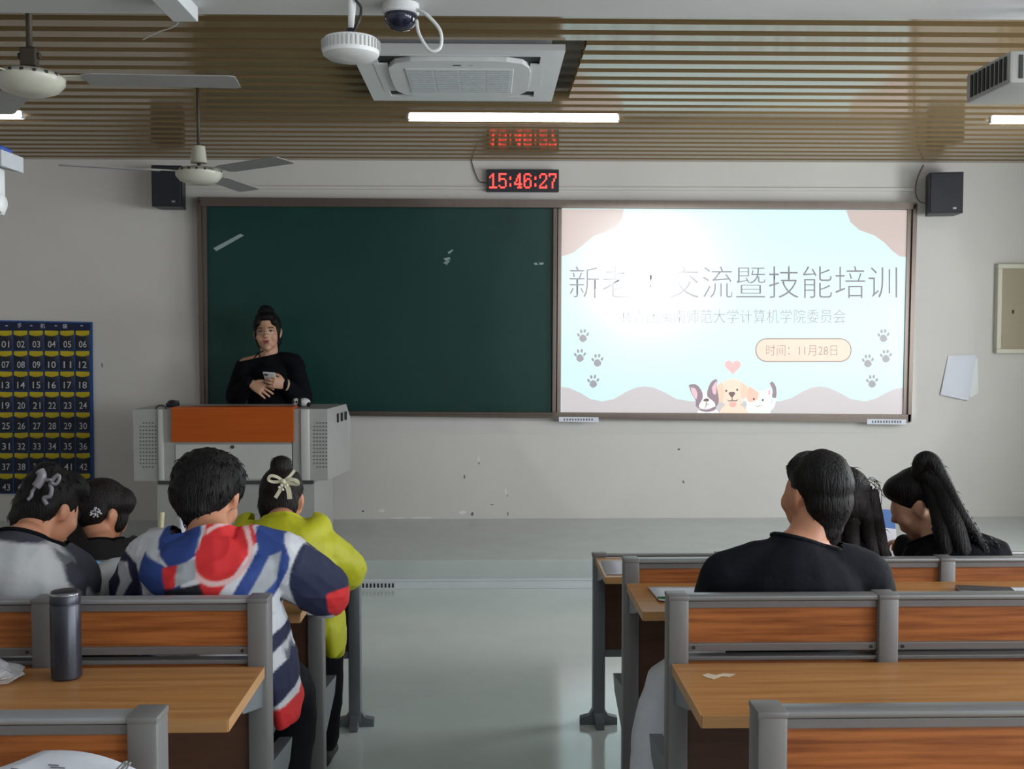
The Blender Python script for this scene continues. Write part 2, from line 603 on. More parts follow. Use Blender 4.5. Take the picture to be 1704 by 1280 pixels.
def fit_text(name, s, x0, x1, y0, y1, m, lvl, offset, parent, yplane, spacing=1.0, mats=None):
    me = text_mesh(s, 1.0, offset, spacing)
    xs = [v.co.x for v in me.vertices]; zs = [v.co.z for v in me.vertices]
    ax, bx, az, bz = min(xs), max(xs), min(zs), max(zs)
    yy = yplane - .0008 * lvl
    for v in me.vertices:
        px = x0 + (v.co.x - ax) / (bx - ax) * (x1 - x0)
        py = y1 + (v.co.z - az) / (bz - az) * (y0 - y1)
        v.co = at(px, py, yy)
    return link(name, me, m, parent)


flat('corner_shape', [(935, 348), (1038, 348.5), (1036, 362), (1027, 377), (1008, 386), (988, 393), (970, 408), (955, 420), (942, 425), (935, 426)], 'blob')
flat('corner_shape', [(1408, 350), (1511, 350), (1509.5, 428), (1497, 427), (1485, 418), (1472, 404), (1455, 392), (1430, 383), (1415, 370)], 'blob')
wv = [(934, 644), (948, 646), (966, 654), (982, 664), (1002, 668), (1022, 664), (1042, 652), (1058, 645), (1072, 643), (1088, 645), (1106, 653), (1126, 664), (1150, 668),
      (1220, 668), (1298, 668), (1318, 662), (1335, 652), (1350, 645), (1364, 643), (1378, 645), (1396, 653), (1416, 664), (1440, 668), (1458, 663), (1474, 654), (1490, 647), (1504.5, 645)]
flat('wave_shape', wv + [(1503.5, 690.5), (934, 690.5)], 'wave')
fit_text('slide_title', '新老生交流暨技能培训', 948, 1493, 443, 496, SL['ink'], 2, -0.012, screen, YSC)
fit_text('slide_subtitle', '共青团闽南师范大学计算机学院委员会', 1032, 1407, 515, 538, SL['ink2'], 2, -0.010, screen, YSC)


def pill_pts(x0, x1, y0, y1, n=8):
    r = (y1 - y0) / 2 * .95
    out = []
    for cx, cy, a0 in ((x1 - r, y0 + r, -90), (x1 - r, y1 - r, 0), (x0 + r, y1 - r, 90), (x0 + r, y0 + r, 180)):
        for k in range(n + 1):
            a = R(a0 + 90 * k / n)
            out.append((cx + r * math.cos(a), cy + r * math.sin(a)))
    return out


flat('date_badge_edge', pill_pts(1257, 1417, 563, 602.5), 'pilledge', 1)
flat('date_badge', pill_pts(1258.7, 1415.3, 564.7, 600.8), 'pill', 2)
fit_text('date_text', '时间：11月28日', 1275, 1393, 574, 592, SL['pillink'], 3, -0.012, screen, YSC)
for (x, y) in ((970, 559), (965, 592), (994, 600), (987, 635), (1470, 559), (1474, 593), (1444, 601), (1451, 635)):
    s = 1.0
    flat('paw_pad', [(x - 6, y + 6), (x - 5, y + 1), (x, y - 2.5), (x + 5, y + 1), (x + 6.5, y + 6), (x + 3.5, y + 9), (x, y + 10.5), (x - 3.5, y + 9)], 'paw', 1, 3)
    for (dx, dy, rot) in ((-7.5, -1.5, -.5), (-3, -7.5, -.15), (3, -8, .15), (7.8, -2.5, .5)):
        flat('paw_toe', ell_pts(x + dx, y + dy, 2.1, 3.4, rot, 10), 'paw', 1)
hp = []
for k in range(28):
    t = 2 * PI * k / 28
    hp.append((1219.5 + 13.5 * math.sin(t) ** 3, 610 - 0.84 * (13 * math.cos(t) - 5 * math.cos(2 * t) - 2 * math.cos(3 * t) - math.cos(4 * t))))
flat('heart', hp, 'heart', 1)


def z2(pts):
    return [(1120 + x / 8.52, 570 + y / 8.52) for x, y in pts]


def zf(name, pts, m, lvl, sm=3):
    return flat(name, z2(pts), m, lvl, sm)


# three little drawn animals at the foot of the slide
zf('cat_body', [(1040, 990), (1060, 880), (1380, 880), (1440, 700), (1470, 760), (1440, 900), (1380, 980), (1360, 1025), (1050, 1025)], 'catw', 2)
zf('cat_tail', [(1370, 580), (1410, 555), (1455, 620), (1468, 700), (1458, 785), (1405, 770), (1415, 690), (1390, 620)], 'dgrey', 3)
zf('cat_face', [(1030, 800), (1050, 680), (1090, 615), (1180, 680), (1270, 690), (1370, 645), (1395, 760), (1380, 880), (1290, 940), (1170, 950), (1060, 900)], 'catw', 4)
zf('cat_patch', [(1040, 780), (1055, 680), (1090, 625), (1170, 680), (1215, 720), (1200, 800), (1140, 840), (1070, 840)], 'orange', 5)
zf('cat_ear', [(1340, 700), (1375, 660), (1385, 740), (1350, 745)], 'dpink', 5, 0)
flat('cat_eye', ell_pts(1120 + 1145 / 8.52, 570 + 803 / 8.52, 1.8, 2.0), 'dark', 6)
flat('cat_eye', ell_pts(1120 + 1272 / 8.52, 570 + 816 / 8.52, 1.8, 2.0), 'dark', 6)
zf('cat_mouth', [(1150, 870), (1190, 905), (1230, 890), (1262, 905), (1228, 900), (1190, 915)], 'line', 6, 0)
zf('dog_chest', [(650, 1025), (690, 930), (780, 880), (920, 880), (1010, 930), (1060, 1025)], 'cream', 6)
zf('dog_head', [(690, 600), (740, 540), (840, 520), (950, 540), (1000, 600), (1000, 760), (990, 850), (920, 890), (760, 890), (700, 840), (690, 740)], 'cream', 7)
zf('dog_ear', [(690, 560), (720, 640), (720, 760), (690, 850), (640, 830), (612, 740), (630, 620)], 'cream2', 8)
zf('dog_ear', [(965, 560), (1055, 630), (1050, 740), (1010, 800), (965, 770), (955, 670)], 'cream2', 8)
zf('dog_nose', [(785, 720), (810, 702), (860, 702), (882, 722), (850, 770), (820, 772)], 'dark', 9)
flat('dog_eye', ell_pts(1120 + 754 / 8.52, 570 + 686 / 8.52, 1.7, 2.1), 'dark', 9)
flat('dog_eye', ell_pts(1120 + 910 / 8.52, 570 + 672 / 8.52, 1.7, 2.1), 'dark', 9)
zf('dog_tongue', [(800, 850), (890, 850), (885, 905), (845, 918), (805, 905)], 'tongue', 8)
zf('dog_mouth', [(832, 770), (842, 770), (844, 820), (890, 822), (930, 795), (900, 835), (838, 832), (790, 838), (760, 800), (790, 824), (830, 820)], 'dark', 9, 0)
zf('bulldog_ear', [(222, 605), (290, 588), (360, 620), (410, 700), (432, 770), (400, 840), (375, 935), (325, 900), (322, 830), (262, 720)], 'dgrey', 7)
zf('bulldog_ear', [(478, 730), (508, 620), (555, 548), (622, 525), (622, 640), (650, 820), (610, 910), (560, 830), (490, 770)], 'dgrey', 9)
zf('ear_inside', [(250, 640), (310, 650), (345, 730), (325, 810), (270, 720)], 'dpink', 8)
zf('ear_inside', [(552, 640), (612, 550), (618, 640), (605, 735), (565, 720)], 'dpink', 10)
zf('bulldog_body', [(330, 1025), (375, 950), (480, 985), (590, 935), (640, 1025)], 'dwhite', 8)
zf('bulldog_face', [(415, 695), (475, 690), (490, 775), (560, 825), (600, 880), (565, 930), (440, 942), (372, 922), (372, 880), (420, 790)], 'dwhite', 10)
zf('bulldog_chin', [(370, 940), (480, 955), (600, 908), (590, 960), (480, 985), (385, 965)], 'dgrey', 11)
zf('bulldog_nose', [(428, 830), (445, 800), (495, 797), (510, 820), (490, 838)], 'dark', 11)
zf('bulldog_mouth', [(462, 840), (472, 840), (485, 870), (530, 900), (480, 880), (455, 935), (450, 925), (468, 870)], 'line', 11, 0)
# small printed labels at the bottom corners of the board
for (x0, x1, y0, y1, sl) in ((930, 996, 694, 702, 0.0), (1443, 1508, 697.5, 706, .0)):
    lb = quad_px(MB(), (x0, y0), (x1, y0 + .7), (x1, y1 + .7), (x0, y1), YF - .003, .002).build('sticker', 'paper', board)
    for k in range(11):
        xx = x0 + 8 + k * 4.6
        quad_px(MB(), (xx, y0 + 2.6), (xx + 2.4 + (k % 3) * .4, y0 + 2.6), (xx + 2.4, y1 - 1.8), (xx + .3, y1 - 1.8), YF - .0036, .0004).build('print_mark', 'ink', lb)

# ------------------------------------------------------------------ projector and its beam
pj_o = at(1681, 82, 3.45)
PX, PY, PZ = pj_o.x + .20, 3.62, pj_o.z - .056
pj = thing('projector', 'grey projector hanging under the ceiling with a slotted side vent', 'projector', (PX, PY, PZ))
MB().box(-.20, .20, -.17, .15, -.054, .054, .012).build('body', 'podium', pj, 'auto')
MB().lathe([(.045, .15), (.045, .175), (.036, .178), (.036, .165), (.02, .165)], mtx=Matrix.Rotation(-PI / 2, 3, 'X'), seg=20).build('lens', 'black', pj, 'auto', loc=(0, 0, .0))
for k in range(9):
    MB().box(-.204, -.199, -.15 + k * .03, -.135 + k * .03, -.038, .038).build('vent_slot', 'slot', pj)
for k in range(8):
    MB().box(-.17 + k * .02, -.158 + k * .02, -.174, -.169, -.038, .038).build('vent_slot', 'slot', pj)
MB().cyl((0, -.02, .05), (0, -.02, 2.752 - PZ), .022, 14).build('pole', 'white', pj, 'auto')
MB().box(-.09, .09, -.09, .09, .053, .075, .004).build('bracket', 'black', pj)

pl = bpy.data.lights.new('projector_beam', 'SPOT')
pl.energy = PROJ_W
pl.spot_size = R(46)
pl.spot_blend = 0.0
pl.shadow_soft_size = 0.05
pl.color = (0.95, 1.0, 1.0)
po = bpy.data.objects.new('projector_beam', pl)
po.location = (PX, PY + .2, PZ - .10)
sc_c = (at(935, 347, YBD) + at(1504, 691, YBD)) / 2
po.rotation_euler = (sc_c - Vector(po.location)).to_track_quat('-Z', 'Y').to_euler()
COL.objects.link(po)
# the beam is a rectangle, as the imager inside the projector is
pl.use_nodes = True
nt = pl.node_tree
em = nt.nodes['Emission']
tcn = nt.nodes.new('ShaderNodeTexCoord')
sep = nt.nodes.new('ShaderNodeSeparateXYZ')
nt.links.new(tcn.outputs['Normal'], sep.inputs[0])
inv = po.rotation_euler.to_matrix().inverted()
us, vs_ = [], []
for p in ((935, 347), (1511, 350), (1504, 691), (933, 691)):
    q = inv @ (at(*p, YBD) - Vector(po.location))
    us.append(q.x / -q.z); vs_.append(q.y / -q.z)


def mnode(op, a, b=None):
    n = nt.nodes.new('ShaderNodeMath')
    n.operation = op
    for i, x in enumerate((a, b)):
        if x is None: continue
        if isinstance(x, (int, float)): n.inputs[i].default_value = x
        else: nt.links.new(x, n.inputs[i])
    return n.outputs[0]


az = mnode('ABSOLUTE', sep.outputs[2])
uu = mnode('ABSOLUTE', mnode('SUBTRACT', mnode('DIVIDE', sep.outputs[0], az), (min(us) + max(us)) / 2))
vv = mnode('ABSOLUTE', mnode('SUBTRACT', mnode('DIVIDE', sep.outputs[1], az), (min(vs_) + max(vs_)) / 2))
ins = mnode('MULTIPLY', mnode('LESS_THAN', uu, (max(us) - min(us)) / 2), mnode('LESS_THAN', vv, (max(vs_) - min(vs_)) / 2))
# stray light round the picture, as every projector lens gives
nt.links.new(mnode('ADD', mnode('MULTIPLY', ins, 0.92), 0.08), em.inputs['Strength'])


# ------------------------------------------------------------------ linked desk rows
YP = {1: 4.319, 2: 3.348, 3: 2.515, 4: 1.672}      # camera-side face of the posts
RAIL = {1: 0.722, 2: 0.908, 3: 0.997, 4: 1.017}
DESK = {1: 0.712, 2: 0.835, 3: 0.835, 4: 0.855}
SEATP = 0.515
NS = 5
PW, PD = 0.050, 0.062
AX = {-1: -0.531, 1: 0.438}                       # outer face of the aisle-side posts
M['seat'] = mat('seat_grey_plastic', rgb(92, 100, 108), 0.45, var=0.06, nscale=8)
ROWTXT = {1: 'front row linked desk with no bench back, nearest the platform', 2: 'second linked bench and desk row behind the front desk',
          3: 'third linked bench and desk row behind the front desk', 4: 'fourth linked bench and desk row behind the front desk'}


def post_mesh(h, d=PD):
    return MB().box(-PW / 2, PW / 2, 0, d, 0.02, h - .004, .006).mesh('post')


def foot_mesh():
    m = MB()
    m.prism([(-.02, -.075, 0), (.02, -.075, 0), (.02, -.075, .028), (.012, -.02, .065), (-.012, -.02, .065), (-.02, -.075, .028)], (0, .0001, 0))
    m = MB()
    for ang in (0, 90, 180, 270):
        rm = Matrix.Rotation(R(ang), 3, 'Z')
        prof = [(0, .085), (.022, .07), (.040, .040), (.078, .030), (.078, 0), (0, 0)]
        m.prism([rm @ Vector((r, -.017, z)) for r, z in prof], rm @ Vector((0, .034, 0)))
        m.v[-12:] = [v for v in m.v[-12:]]
    return m.mesh('foot')


FOOT = foot_mesh()


def row_unit(side, i):
    """side -1 left of the aisle, +1 right; x runs away from the aisle"""
    yp, rail, desk = YP[i], RAIL[i], DESK[i]
    fl = 0.0 if i <= 2 else FS            # floor the posts stand on
    sname = 'on the platform-clock side' if side < 0 else ''
    lab = ROWTXT[i] + (', lectern side' if side < 0 else ', projector side')
    t = thing('linked_desk', lab, 'desk', (0, 0, 0), 0, 'linked desk rows')
    x0 = AX[side]
    pm = post_mesh(rail - fl)
    L = NS * SEATP
    pxs = [x0 + side * (PW / 2 + k * SEATP) for k in range(NS + 1)]
    lo, hi = sorted((x0, pxs[-1] + side * PW / 2))
    for k, x in enumerate(pxs):
        p = link('post', pm, 'post' if i > 1 else 'leg', t, 'auto', (x, yp, fl))
        f = link('foot', FOOT, 'leg', p, False, (0, PD / 2, 0))
        MB().box(-PW / 2 - .0006, PW / 2 + .0006, -.0008, PD + .0008, rail - fl - .010, rail - fl + .002, .003).build('post_cap', 'post', p, 'auto')
        # bracket under the desktop
        if i > 1 or True:
            MB().prism([(-.012, .0, desk - fl - .03), (-.012, -.22, desk - fl - .03), (-.012, -.20, desk - fl - .045), (-.012, .0, desk - fl - .10)], (.024, 0, 0)).build('bracket', 'leg', p)
    # desktop with banded edges
    dx0 = x0 + side * .010
    dx1 = pxs[-1] + side * .015
    a, b = sorted((dx0, dx1))
    dtop = MB()
    inset = .012
    ya, yb = yp - .006, yp - .355
    th = .026
    dpts = [(dx0, ya), (dx1, ya), (dx1, yb), (dx0 + side * -inset * 0 + 0, yb)]
    dtop.prism([(p[0], p[1], desk - th) for p in dpts], (0, 0, th))
    dk = dtop.build('desktop', 'desk', t)
    MB().box(a, b, yb - .003, yb, desk - th, desk).build('edge_band', 'edge', dk)
    MB().box(dx0 - side * .003, dx0, yb, ya, desk - th, desk).build('edge_band', 'edge', dk)
    for k in range(NS):
        xa, xb = sorted((pxs[k] + side * PW / 2, pxs[k + 1] - side * PW / 2))
        zb = (0.29 if i == 1 else fl + 0.29)
        mp = MB().box(xa, xb, yp + .016, yp + .034, zb + .03, desk - .03).build('modesty_panel', 'modesty', t)
        MB().box(xa, xb, yp + .008, yp + .042, zb, zb + .03, .003).build('lower_rail', 'leg', mp)
        if i == 1:
            continue
        # backrest bay: grey rail, wooden board, grey rail, slot, thin rail
        pn = MB().box(xa, xb, yp + .020, yp + .036, rail - .119, rail - .026).build('backrest_panel', 'panel', t)
        MB().box(xa, xb, yp + .012, yp + .044, rail - .031, rail - .014, .002).build('panel_rail', 'post', pn)
        MB().box(xa, xb, yp + .012, yp + .044, rail - .137, rail - .118, .002).build('panel_rail', 'post', pn)
        MB().box(xa, xb, yp + .010, yp + .044, rail - .160, rail - .150, .002).build('panel_rail', 'post', pn)
        MB().box(xa, xb, yp + .024, yp + .036, rail - .30, rail - .160).build('lower_panel', 'panel', pn)
        for q in (.03, .97):
            MB().cyl((xa + (xb - xa) * q, yp + .012, rail - .128), (xa + (xb - xa) * q, yp + .0095, rail - .128), .004, 8).build('screw', 'slot', pn)
        # folding seat on the far side
        sf = 0.0 if i <= 3 and i == 2 else FS
        sf = 0.0 if i == 2 else FS
        SEAT_JOBS.append((side, i, k, xa, xb, yp, sf, t))
    MB().box(lo, hi, yp + .006, yp + .050, rail - .012, rail, .004).build('top_rail', 'alu', t, 'auto') if i > 1 else MB().box(lo, hi, yp + .010, yp + .034, rail - .012, rail + .002, .004).build('top_rail', 'alu', t, 'auto')
    if i == 1:
        for x in pxs:
            MB().box(x - .03, x + .03, yp + .004, yp + .040, rail - .010, rail + .006, .003).build('rail_clip', 'post', t)
    return t


SEAT_JOBS = []
ROW = {}
for i in (1, 2, 3, 4):
    for s in (-1, 1):
        ROW[(s, i)] = row_unit(s, i)
USED = {(-1, 2, 0), (-1, 2, 2), (-1, 2, 3), (-1, 3, 0), (-1, 3, 1), (-1, 3, 2), (1, 3, 0), (1, 2, 1), (1, 2, 2)}
for (side, i, k, xa, xb, yp, sf, t) in SEAT_JOBS:
    z = sf + .43
    xm, w = (xa + xb) / 2, (xb - xa)
    if (side, i, k) in USED:
        s = MB().box(xm - w / 2 + .02, xm + w / 2 - .02, yp + .10, yp + .47, z - .02, z + .008, .009).build('seat', 'seat', t, 'auto')
    else:
        s = MB().box(xm - w / 2 + .02, xm + w / 2 - .02, yp + .085, yp + .113, z - .02, z + .34, .009).build('seat', 'seat', t, 'auto')
for (side, i), t in ROW.items():
    if i == 1: continue
    sf = 0.0 if i == 2 else FS
    for k in range(NS + 1):
        x = AX[side] + side * (PW / 2 + k * SEATP)
        MB().prism([(x - .018, YP[i] + PD - .004, sf + .30), (x - .018, YP[i] + .30, sf + .38), (x - .018, YP[i] + .34, sf + .43), (x - .018, YP[i] + PD - .004, sf + .47)], (.036, 0, 0)).build('seat_bracket', 'leg', t)

# worn patch on the third-row desktop
M['chipwood'] = mat('bare_chipboard', rgb(205, 190, 165), 0.9, var=0.15, nscale=60)
pts = [atz(x, y, DESK[3] + .0006) for x, y in ((1168, 1124), (1178, 1121), (1190, 1124), (1204, 1121), (1224, 1122), (1214, 1127), (1200, 1126), (1188, 1131), (1176, 1128))]
MB().prism(pts, (0, 0, .0005)).build('worn_patch', 'chipwood', ROW[(1, 3)])

# ------------------------------------------------------------------ podium
PDY = 7.0
pod = thing('lectern', 'grey steel teaching lectern with an orange wooden front and speaker grilles', 'lectern', (0, 0, 0))


def podx(px, Y):
    return at(px, 740, Y).x


zt, zb = at(400, 681, PDY).z, at(400, 800, PDY).z
PR = 7.58
fx0, fx1 = podx(222, PDY), podx(545, PDY)
rx0, rx1 = fx0 + .01, podx(583, PR)
# upper desk case: front face, side flaring to the rear with a rounded top corner
up = MB()
up.add([(fx0, PDY, zb), (fx1, PDY, zb), (rx1, PR, zb), (rx0, PR, zb), (fx0, PDY, zt), (fx1, PDY, zt), (rx1 - .02, PR - .06, zt + .0), (rx0, PR - .06, zt), (rx1, PR, zt - .10), (rx0, PR, zt - .10)],
       [(0, 3, 2, 1), (0, 1, 5, 4), (4, 5, 6, 7), (1, 2, 8, 6, 5), (3, 0, 4, 7, 9), (2, 3, 9, 8), (8, 9, 7, 6)])
ub = up.build('desk_case', 'podium', pod)
lx0, lx1, lrx1 = podx(258, PDY), podx(521, PDY), podx(553, PR)
MB().add([(lx0, PDY + .03, ZP), (lx1, PDY + .03, ZP), (lrx1, PR, ZP), (lx0, PR, ZP), (lx0, PDY + .03, zb), (lx1, PDY + .03, zb), (lrx1, PR, zb), (lx0, PR, zb)],
         [(0, 3, 2, 1), (4, 5, 6, 7), (0, 1, 5, 4), (1, 2, 6, 5), (2, 3, 7, 6), (3, 0, 4, 7)]).build('base_cabinet', 'podium', pod)
op = [at(285, 679, PDY - .05), at(488, 680, PDY - .05), at(488, 736, PDY - .03), at(285, 736, PDY - .03)]
MB().prism([op[0], op[1], op[2], op[3]], (0, .03, 0)).build('wood_front', 'orange', pod)
MB().box(op[0].x, op[1].x, PDY - .05, PDY + .12, op[0].z - .012, op[0].z + .004, .003).build('wood_top', 'orange', pod)
for (a, b, c) in ((262, 272, 'podium_light'), (500, 515, 'podium_light')):
    p0, p1 = at(a, 681, PDY - .02), at(b, 800, PDY - .02)
    MB().box(p0.x, p1.x, PDY - .02, PDY + .01, p1.z, p0.z, .006).build('front_rib', c, pod, 'auto')
p0, p1 = at(292, 740, PDY - .008), at(486, 797, PDY - .008)
pp = MB().box(p0.x, p1.x, PDY - .010, PDY + .01, p1.z, p0.z, .002).build('front_panel', 'podium_light', pod)
MB().box(p1.x + .001, p1.x + .006, PDY - .004, PDY + .01, p1.z, p0.z + .2).build('panel_gap', 'podium_dark', pod)
q = at(387, 744, PDY - .012)
MB().cyl((q.x, q.y + .006, q.z), (q.x, q.y - .006, q.z), .012, 14).build('lock', 'podium_dark', pp, 'auto')
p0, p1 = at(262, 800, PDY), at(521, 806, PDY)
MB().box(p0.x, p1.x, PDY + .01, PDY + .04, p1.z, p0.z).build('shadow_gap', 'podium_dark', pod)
M['hole'] = mat('grille_hole', rgb(96, 96, 96), 0.8, var=0.1)
hole = MB().lathe([(.0055, 0), (.0055, .002)], seg=6, mtx=Matrix.Rotation(PI / 2, 3, 'X')).mesh('grille_hole')
for (gx0, gx1) in ((232, 261), (521, 550)):
    cx = (gx0 + gx1) / 2
    for r in range(13):
        for c in range(6):
            x = gx0 + 2 + c * 5.0
            y = 704 + r * 6.1
            if ((x - cx) / 17) ** 2 + ((y - 740) / 40) ** 2 > 1.15: continue
            if x > 545: continue
            v = at(x, y, PDY - .0005)
            link('grille_hole', hole, 'hole', pod, False, v)
for k in range(3):      # slots on the flared side
    t = .45 + .18 * k
    x = fx1 + (rx1 - fx1) * t
    yy = PDY + (PR - PDY) * t
    MB().box(x - .001, x + .004, yy - .02, yy + .02, zt - .11, zt - .05).build('side_slot', 'slot', pod)
arc = [at(258 + 10 + 9 * math.cos(R(a)), 682 - 7 * math.sin(R(a)), PDY + .02) for a in range(0, 181, 15)]
MB().tube(arc, .006, 8).build('handle', 'podium_dark', pod, True)
# dark monitor top on the lectern
p0, p1 = at(286, 675, 7.3), at(300, 681, 7.3)
mo = thing('desk_microphone', 'small black microphone lying on the lectern behind the orange front', 'microphone', (p0.x + .02, 7.22, zt + .0008))
MB().box(-.03, .05, -.03, .03, 0, .03, .008).build('base', 'black', mo, 'auto')
MB().tube([(-.02, 0, .03), (.0, 0, .036), (.05, 0, .032)], [.010, .012, .010], 10).build('capsule', 'black', mo, True)

# panda plush on the lectern
M['pandaw'] = mat('plush_white', rgb(205, 205, 208), 0.95, var=0.05, nscale=30, bump=0.5, bscale=150)
M['pandab'] = mat('plush_black', rgb(20, 20, 22), 0.95, var=0.1, nscale=30, bump=0.5, bscale=150)
pc = at(502, 679, 7.10)
pa = thing('plush_panda', 'small black and white panda toy lying on the lectern top', 'toy', (at(502, 679, 7.17).x, 7.17, zt + .0048))
MB().ell((.018, 0, .03), (.042, .03, .029)).build('body', 'pandaw', pa, True)
MB().ell((-.036, -.006, .032), (.024, .026, .026)).build('head', 'pandaw', pa, True)
MB().ell((-.008, -.008, .028), (.014, .032, .031)).build('shoulder_band', 'pandab', pa, True)
MB().ell((.052, -.016, .016), (.016, .014, .016)).build('leg', 'pandab', pa, True)
MB().ell((-.012, -.026, .012), (.014, .014, .012)).build('leg', 'pandab', pa, True)
for sx in (-.054, -.020):
    MB().ell((sx, 0, .055), (.008, .006, .008)).build('ear', 'pandab', pa, True)
MB().ell((-.048, -.026, .034), (.007, .006, .009)).build('eye_patch', 'pandab', pa, True)
MB().ell((-.030, -.030, .034), (.007, .006, .009)).build('eye_patch', 'pandab', pa, True)


# ------------------------------------------------------------------ wall speakers, clock
def wall_speaker(px0, px1, py0, py1, turn, label):
    c = at((px0 + px1) / 2, (py0 + py1) / 2, D - .17)
    w = (at(px1, py0, D - .2) - at(px0, py0, D - .2)).length
    h = (at(px0, py0, D - .2) - at(px0, py1, D - .2)).length
    t = thing('wall_speaker', label, 'speaker', (c.x, c.y, c.z), turn, 'loudspeakers beside the board')
    w *= .90
    MB().prism([(-w / 2, -.11, -h / 2), (w / 2, -.11, -h / 2), (w / 2 - .02, .10, -h / 2), (-w / 2 + .02, .10, -h / 2)], (0, 0, h)).build('cabinet', 'black', t)
    MB().box(-w / 2 + .008, w / 2 - .008, -.122, -.11, -h / 2 + .008, h / 2 - .008, .004).build('grille', 'speaker', t)
    MB().box(w / 2 - .075, w / 2 - .05, -.1235, -.1215, -h / 2 + .03, -h / 2 + .045).build('badge', 'alu', t)
    MB().box(-.03, .03, .09, .168, -.03, .03).build('bracket', 'black', t)
    return t


wall_speaker(256, 311, 279, 347, 0.06, 'black box speaker on the wall beside the chalkboard half, behind a fan blade')
wall_speaker(1539, 1598, 290, 358, -0.18, 'black box speaker on the wall at the projection end of the board')
M['clockred'] = mat('red_led', rgb(120, 10, 10), 0.5, emit=(1.0, 0.045, 0.035, 1), estr=4.0, var=0.01)
c0, c1 = at(810, 282, D - .05), at(930, 319, D - .05)
ck = thing('led_clock', 'black LED wall clock showing red digits above the board', 'clock', ((c0.x + c1.x) / 2, D - .03, (c0.z + c1.z) / 2))
w, h = c1.x - c0.x, c0.z - c1.z
MB().box(-w / 2, w / 2, -.03, .03, -h / 2, h / 2, .004).build('case', 'black', ck)
GL = {'1': '..#..,.##..,#.#..,..#..,..#..,..#..,..#..,..#..,#####', '5': '#####,#....,#....,####.,#...#,....#,....#,#...#,.###.', '4': '...#.,..##.,..##.,.#.#.,.#.#.,#..#.,#####,...#.,..###',
      '6': '.###.,#...#,#....,#.##.,##..#,#...#,#...#,#...#,.###.', '2': '.###.,#...#,#...#,....#,...#.,..#..,.#...,#...#,#####', '7': '#####,#...#,....#,...#.,...#.,..#..,..#..,..#..,..#..',
      ':': '.....,.....,..#..,..#..,.....,.....,..#..,..#..,.....'}
nx_ = 0.0
cw = w * .93 / (6 * 6 + 2 * 4 - 1)
for ch in '15:46:27':
    dg_ = MB()
    dots = {}
    o_ = 0 if ch != ':' else -1
    for rj, row in enumerate(GL[ch].split(',')):
        for ci, q_ in enumerate(row):
            if q_ == '#':
                x_ = -w * .465 + (nx_ + ci + o_) * cw
                z_ = h * .32 - rj * h * .64 / 8.4
                tgt = dots.setdefault(rj // 5, MB()) if ch == ':' else dg_
                tgt.box(x_, x_ + cw * .98, -.0318, -.0298, z_ - h * .070, z_)
    nx_ += 4 if ch == ':' else 6
    for q_ in (dots.values() if ch == ':' else [dg_]):
        q_.build('colon_dot' if ch == ':' else 'digit', 'clockred', ck)
wp = smooth_curve([(-w / 2, .01, -.01), (-w / 2 - .06, .015, .0), (-w / 2 - .10, .02, .09), (-w / 2 - .12, .024, .16)], 6)
MB().tube(wp, .004, 6).build('cable', 'wire', ck, True)

# speaker cable, sockets, notice frame, wall paper
sw = smooth_curve([at(1537, 275, D - .012), at(1526, 300, D - .012), at(1524, 322, D - .012), at(1530, 335, D - .012), at(1540, 338, D - .04)], 6)
tag(MB().tube(sw, .004, 6).build('speaker_cable', 'wire', None, True), 'thin cable running down the wall to the speaker at the projection end', 'cable')
for (x0, x1, lab) in ((1441, 1459, 'white wall socket plate low on the wall right of the other one, near the ponytail'), (1424, 1439, 'white wall socket plate low on the wall, half behind the curly hair')):
    p0, p1 = at(x0, 808, D), at(x1, 828, D)
    so = thing('wall_socket', lab, 'socket', ((p0.x + p1.x) / 2, D, (p0.z + p1.z) / 2), 0, 'sockets on the front wall')
    ww, hh = (p1.x - p0.x) / 2, (p0.z - p1.z) / 2
    MB().box(-ww, ww, -.012, 0, -hh, hh, .004).build('plate', 'white', so)
    for dx in (-.012, .012):
        MB().box(dx - .002, dx + .002, -.0128, -.0118, .004, .018).build('slot', 'slot', so)
    MB().box(-.002, .002, -.0128, -.0118, -.022, -.010).build('slot', 'slot', so)
p0, p1 = at(1656, 440, D), at(1790, 588, D)
nf = thing('notice_frame', 'shallow cream framed wall cabinet on the wall beyond the board', 'cabinet', (0, 0, 0))
M['cream'] = mat('cream_frame', rgb(206, 204, 186), 0.5, var=0.03)
M['creamdark'] = mat('beige_panel', rgb(158, 148, 122), 0.5, var=0.04, nscale=3)
MB().box(p0.x + .03, p1.x - .03, D - .035, D, p1.z + .03, p0.z - .03).build('panel', 'creamdark', nf)
for (a, b, c, d) in ((p0.x, p1.x, p0.z - .035, p0.z), (p0.x, p1.x, p1.z, p1.z + .035), (p0.x, p0.x + .035, p1.z + .035, p0.z - .035), (p1.x - .035, p1.x, p1.z + .035, p0.z - .035)):
    MB().box(a, b, D - .055, D, c, d, .004).build('frame', 'cream', nf)
kh = at(1686, 519, D - .04)
MB().box(kh.x - .006, kh.x + .006, D - .042, D - .034, kh.z - .014, kh.z + .014).build('keyhole', 'slot', nf)
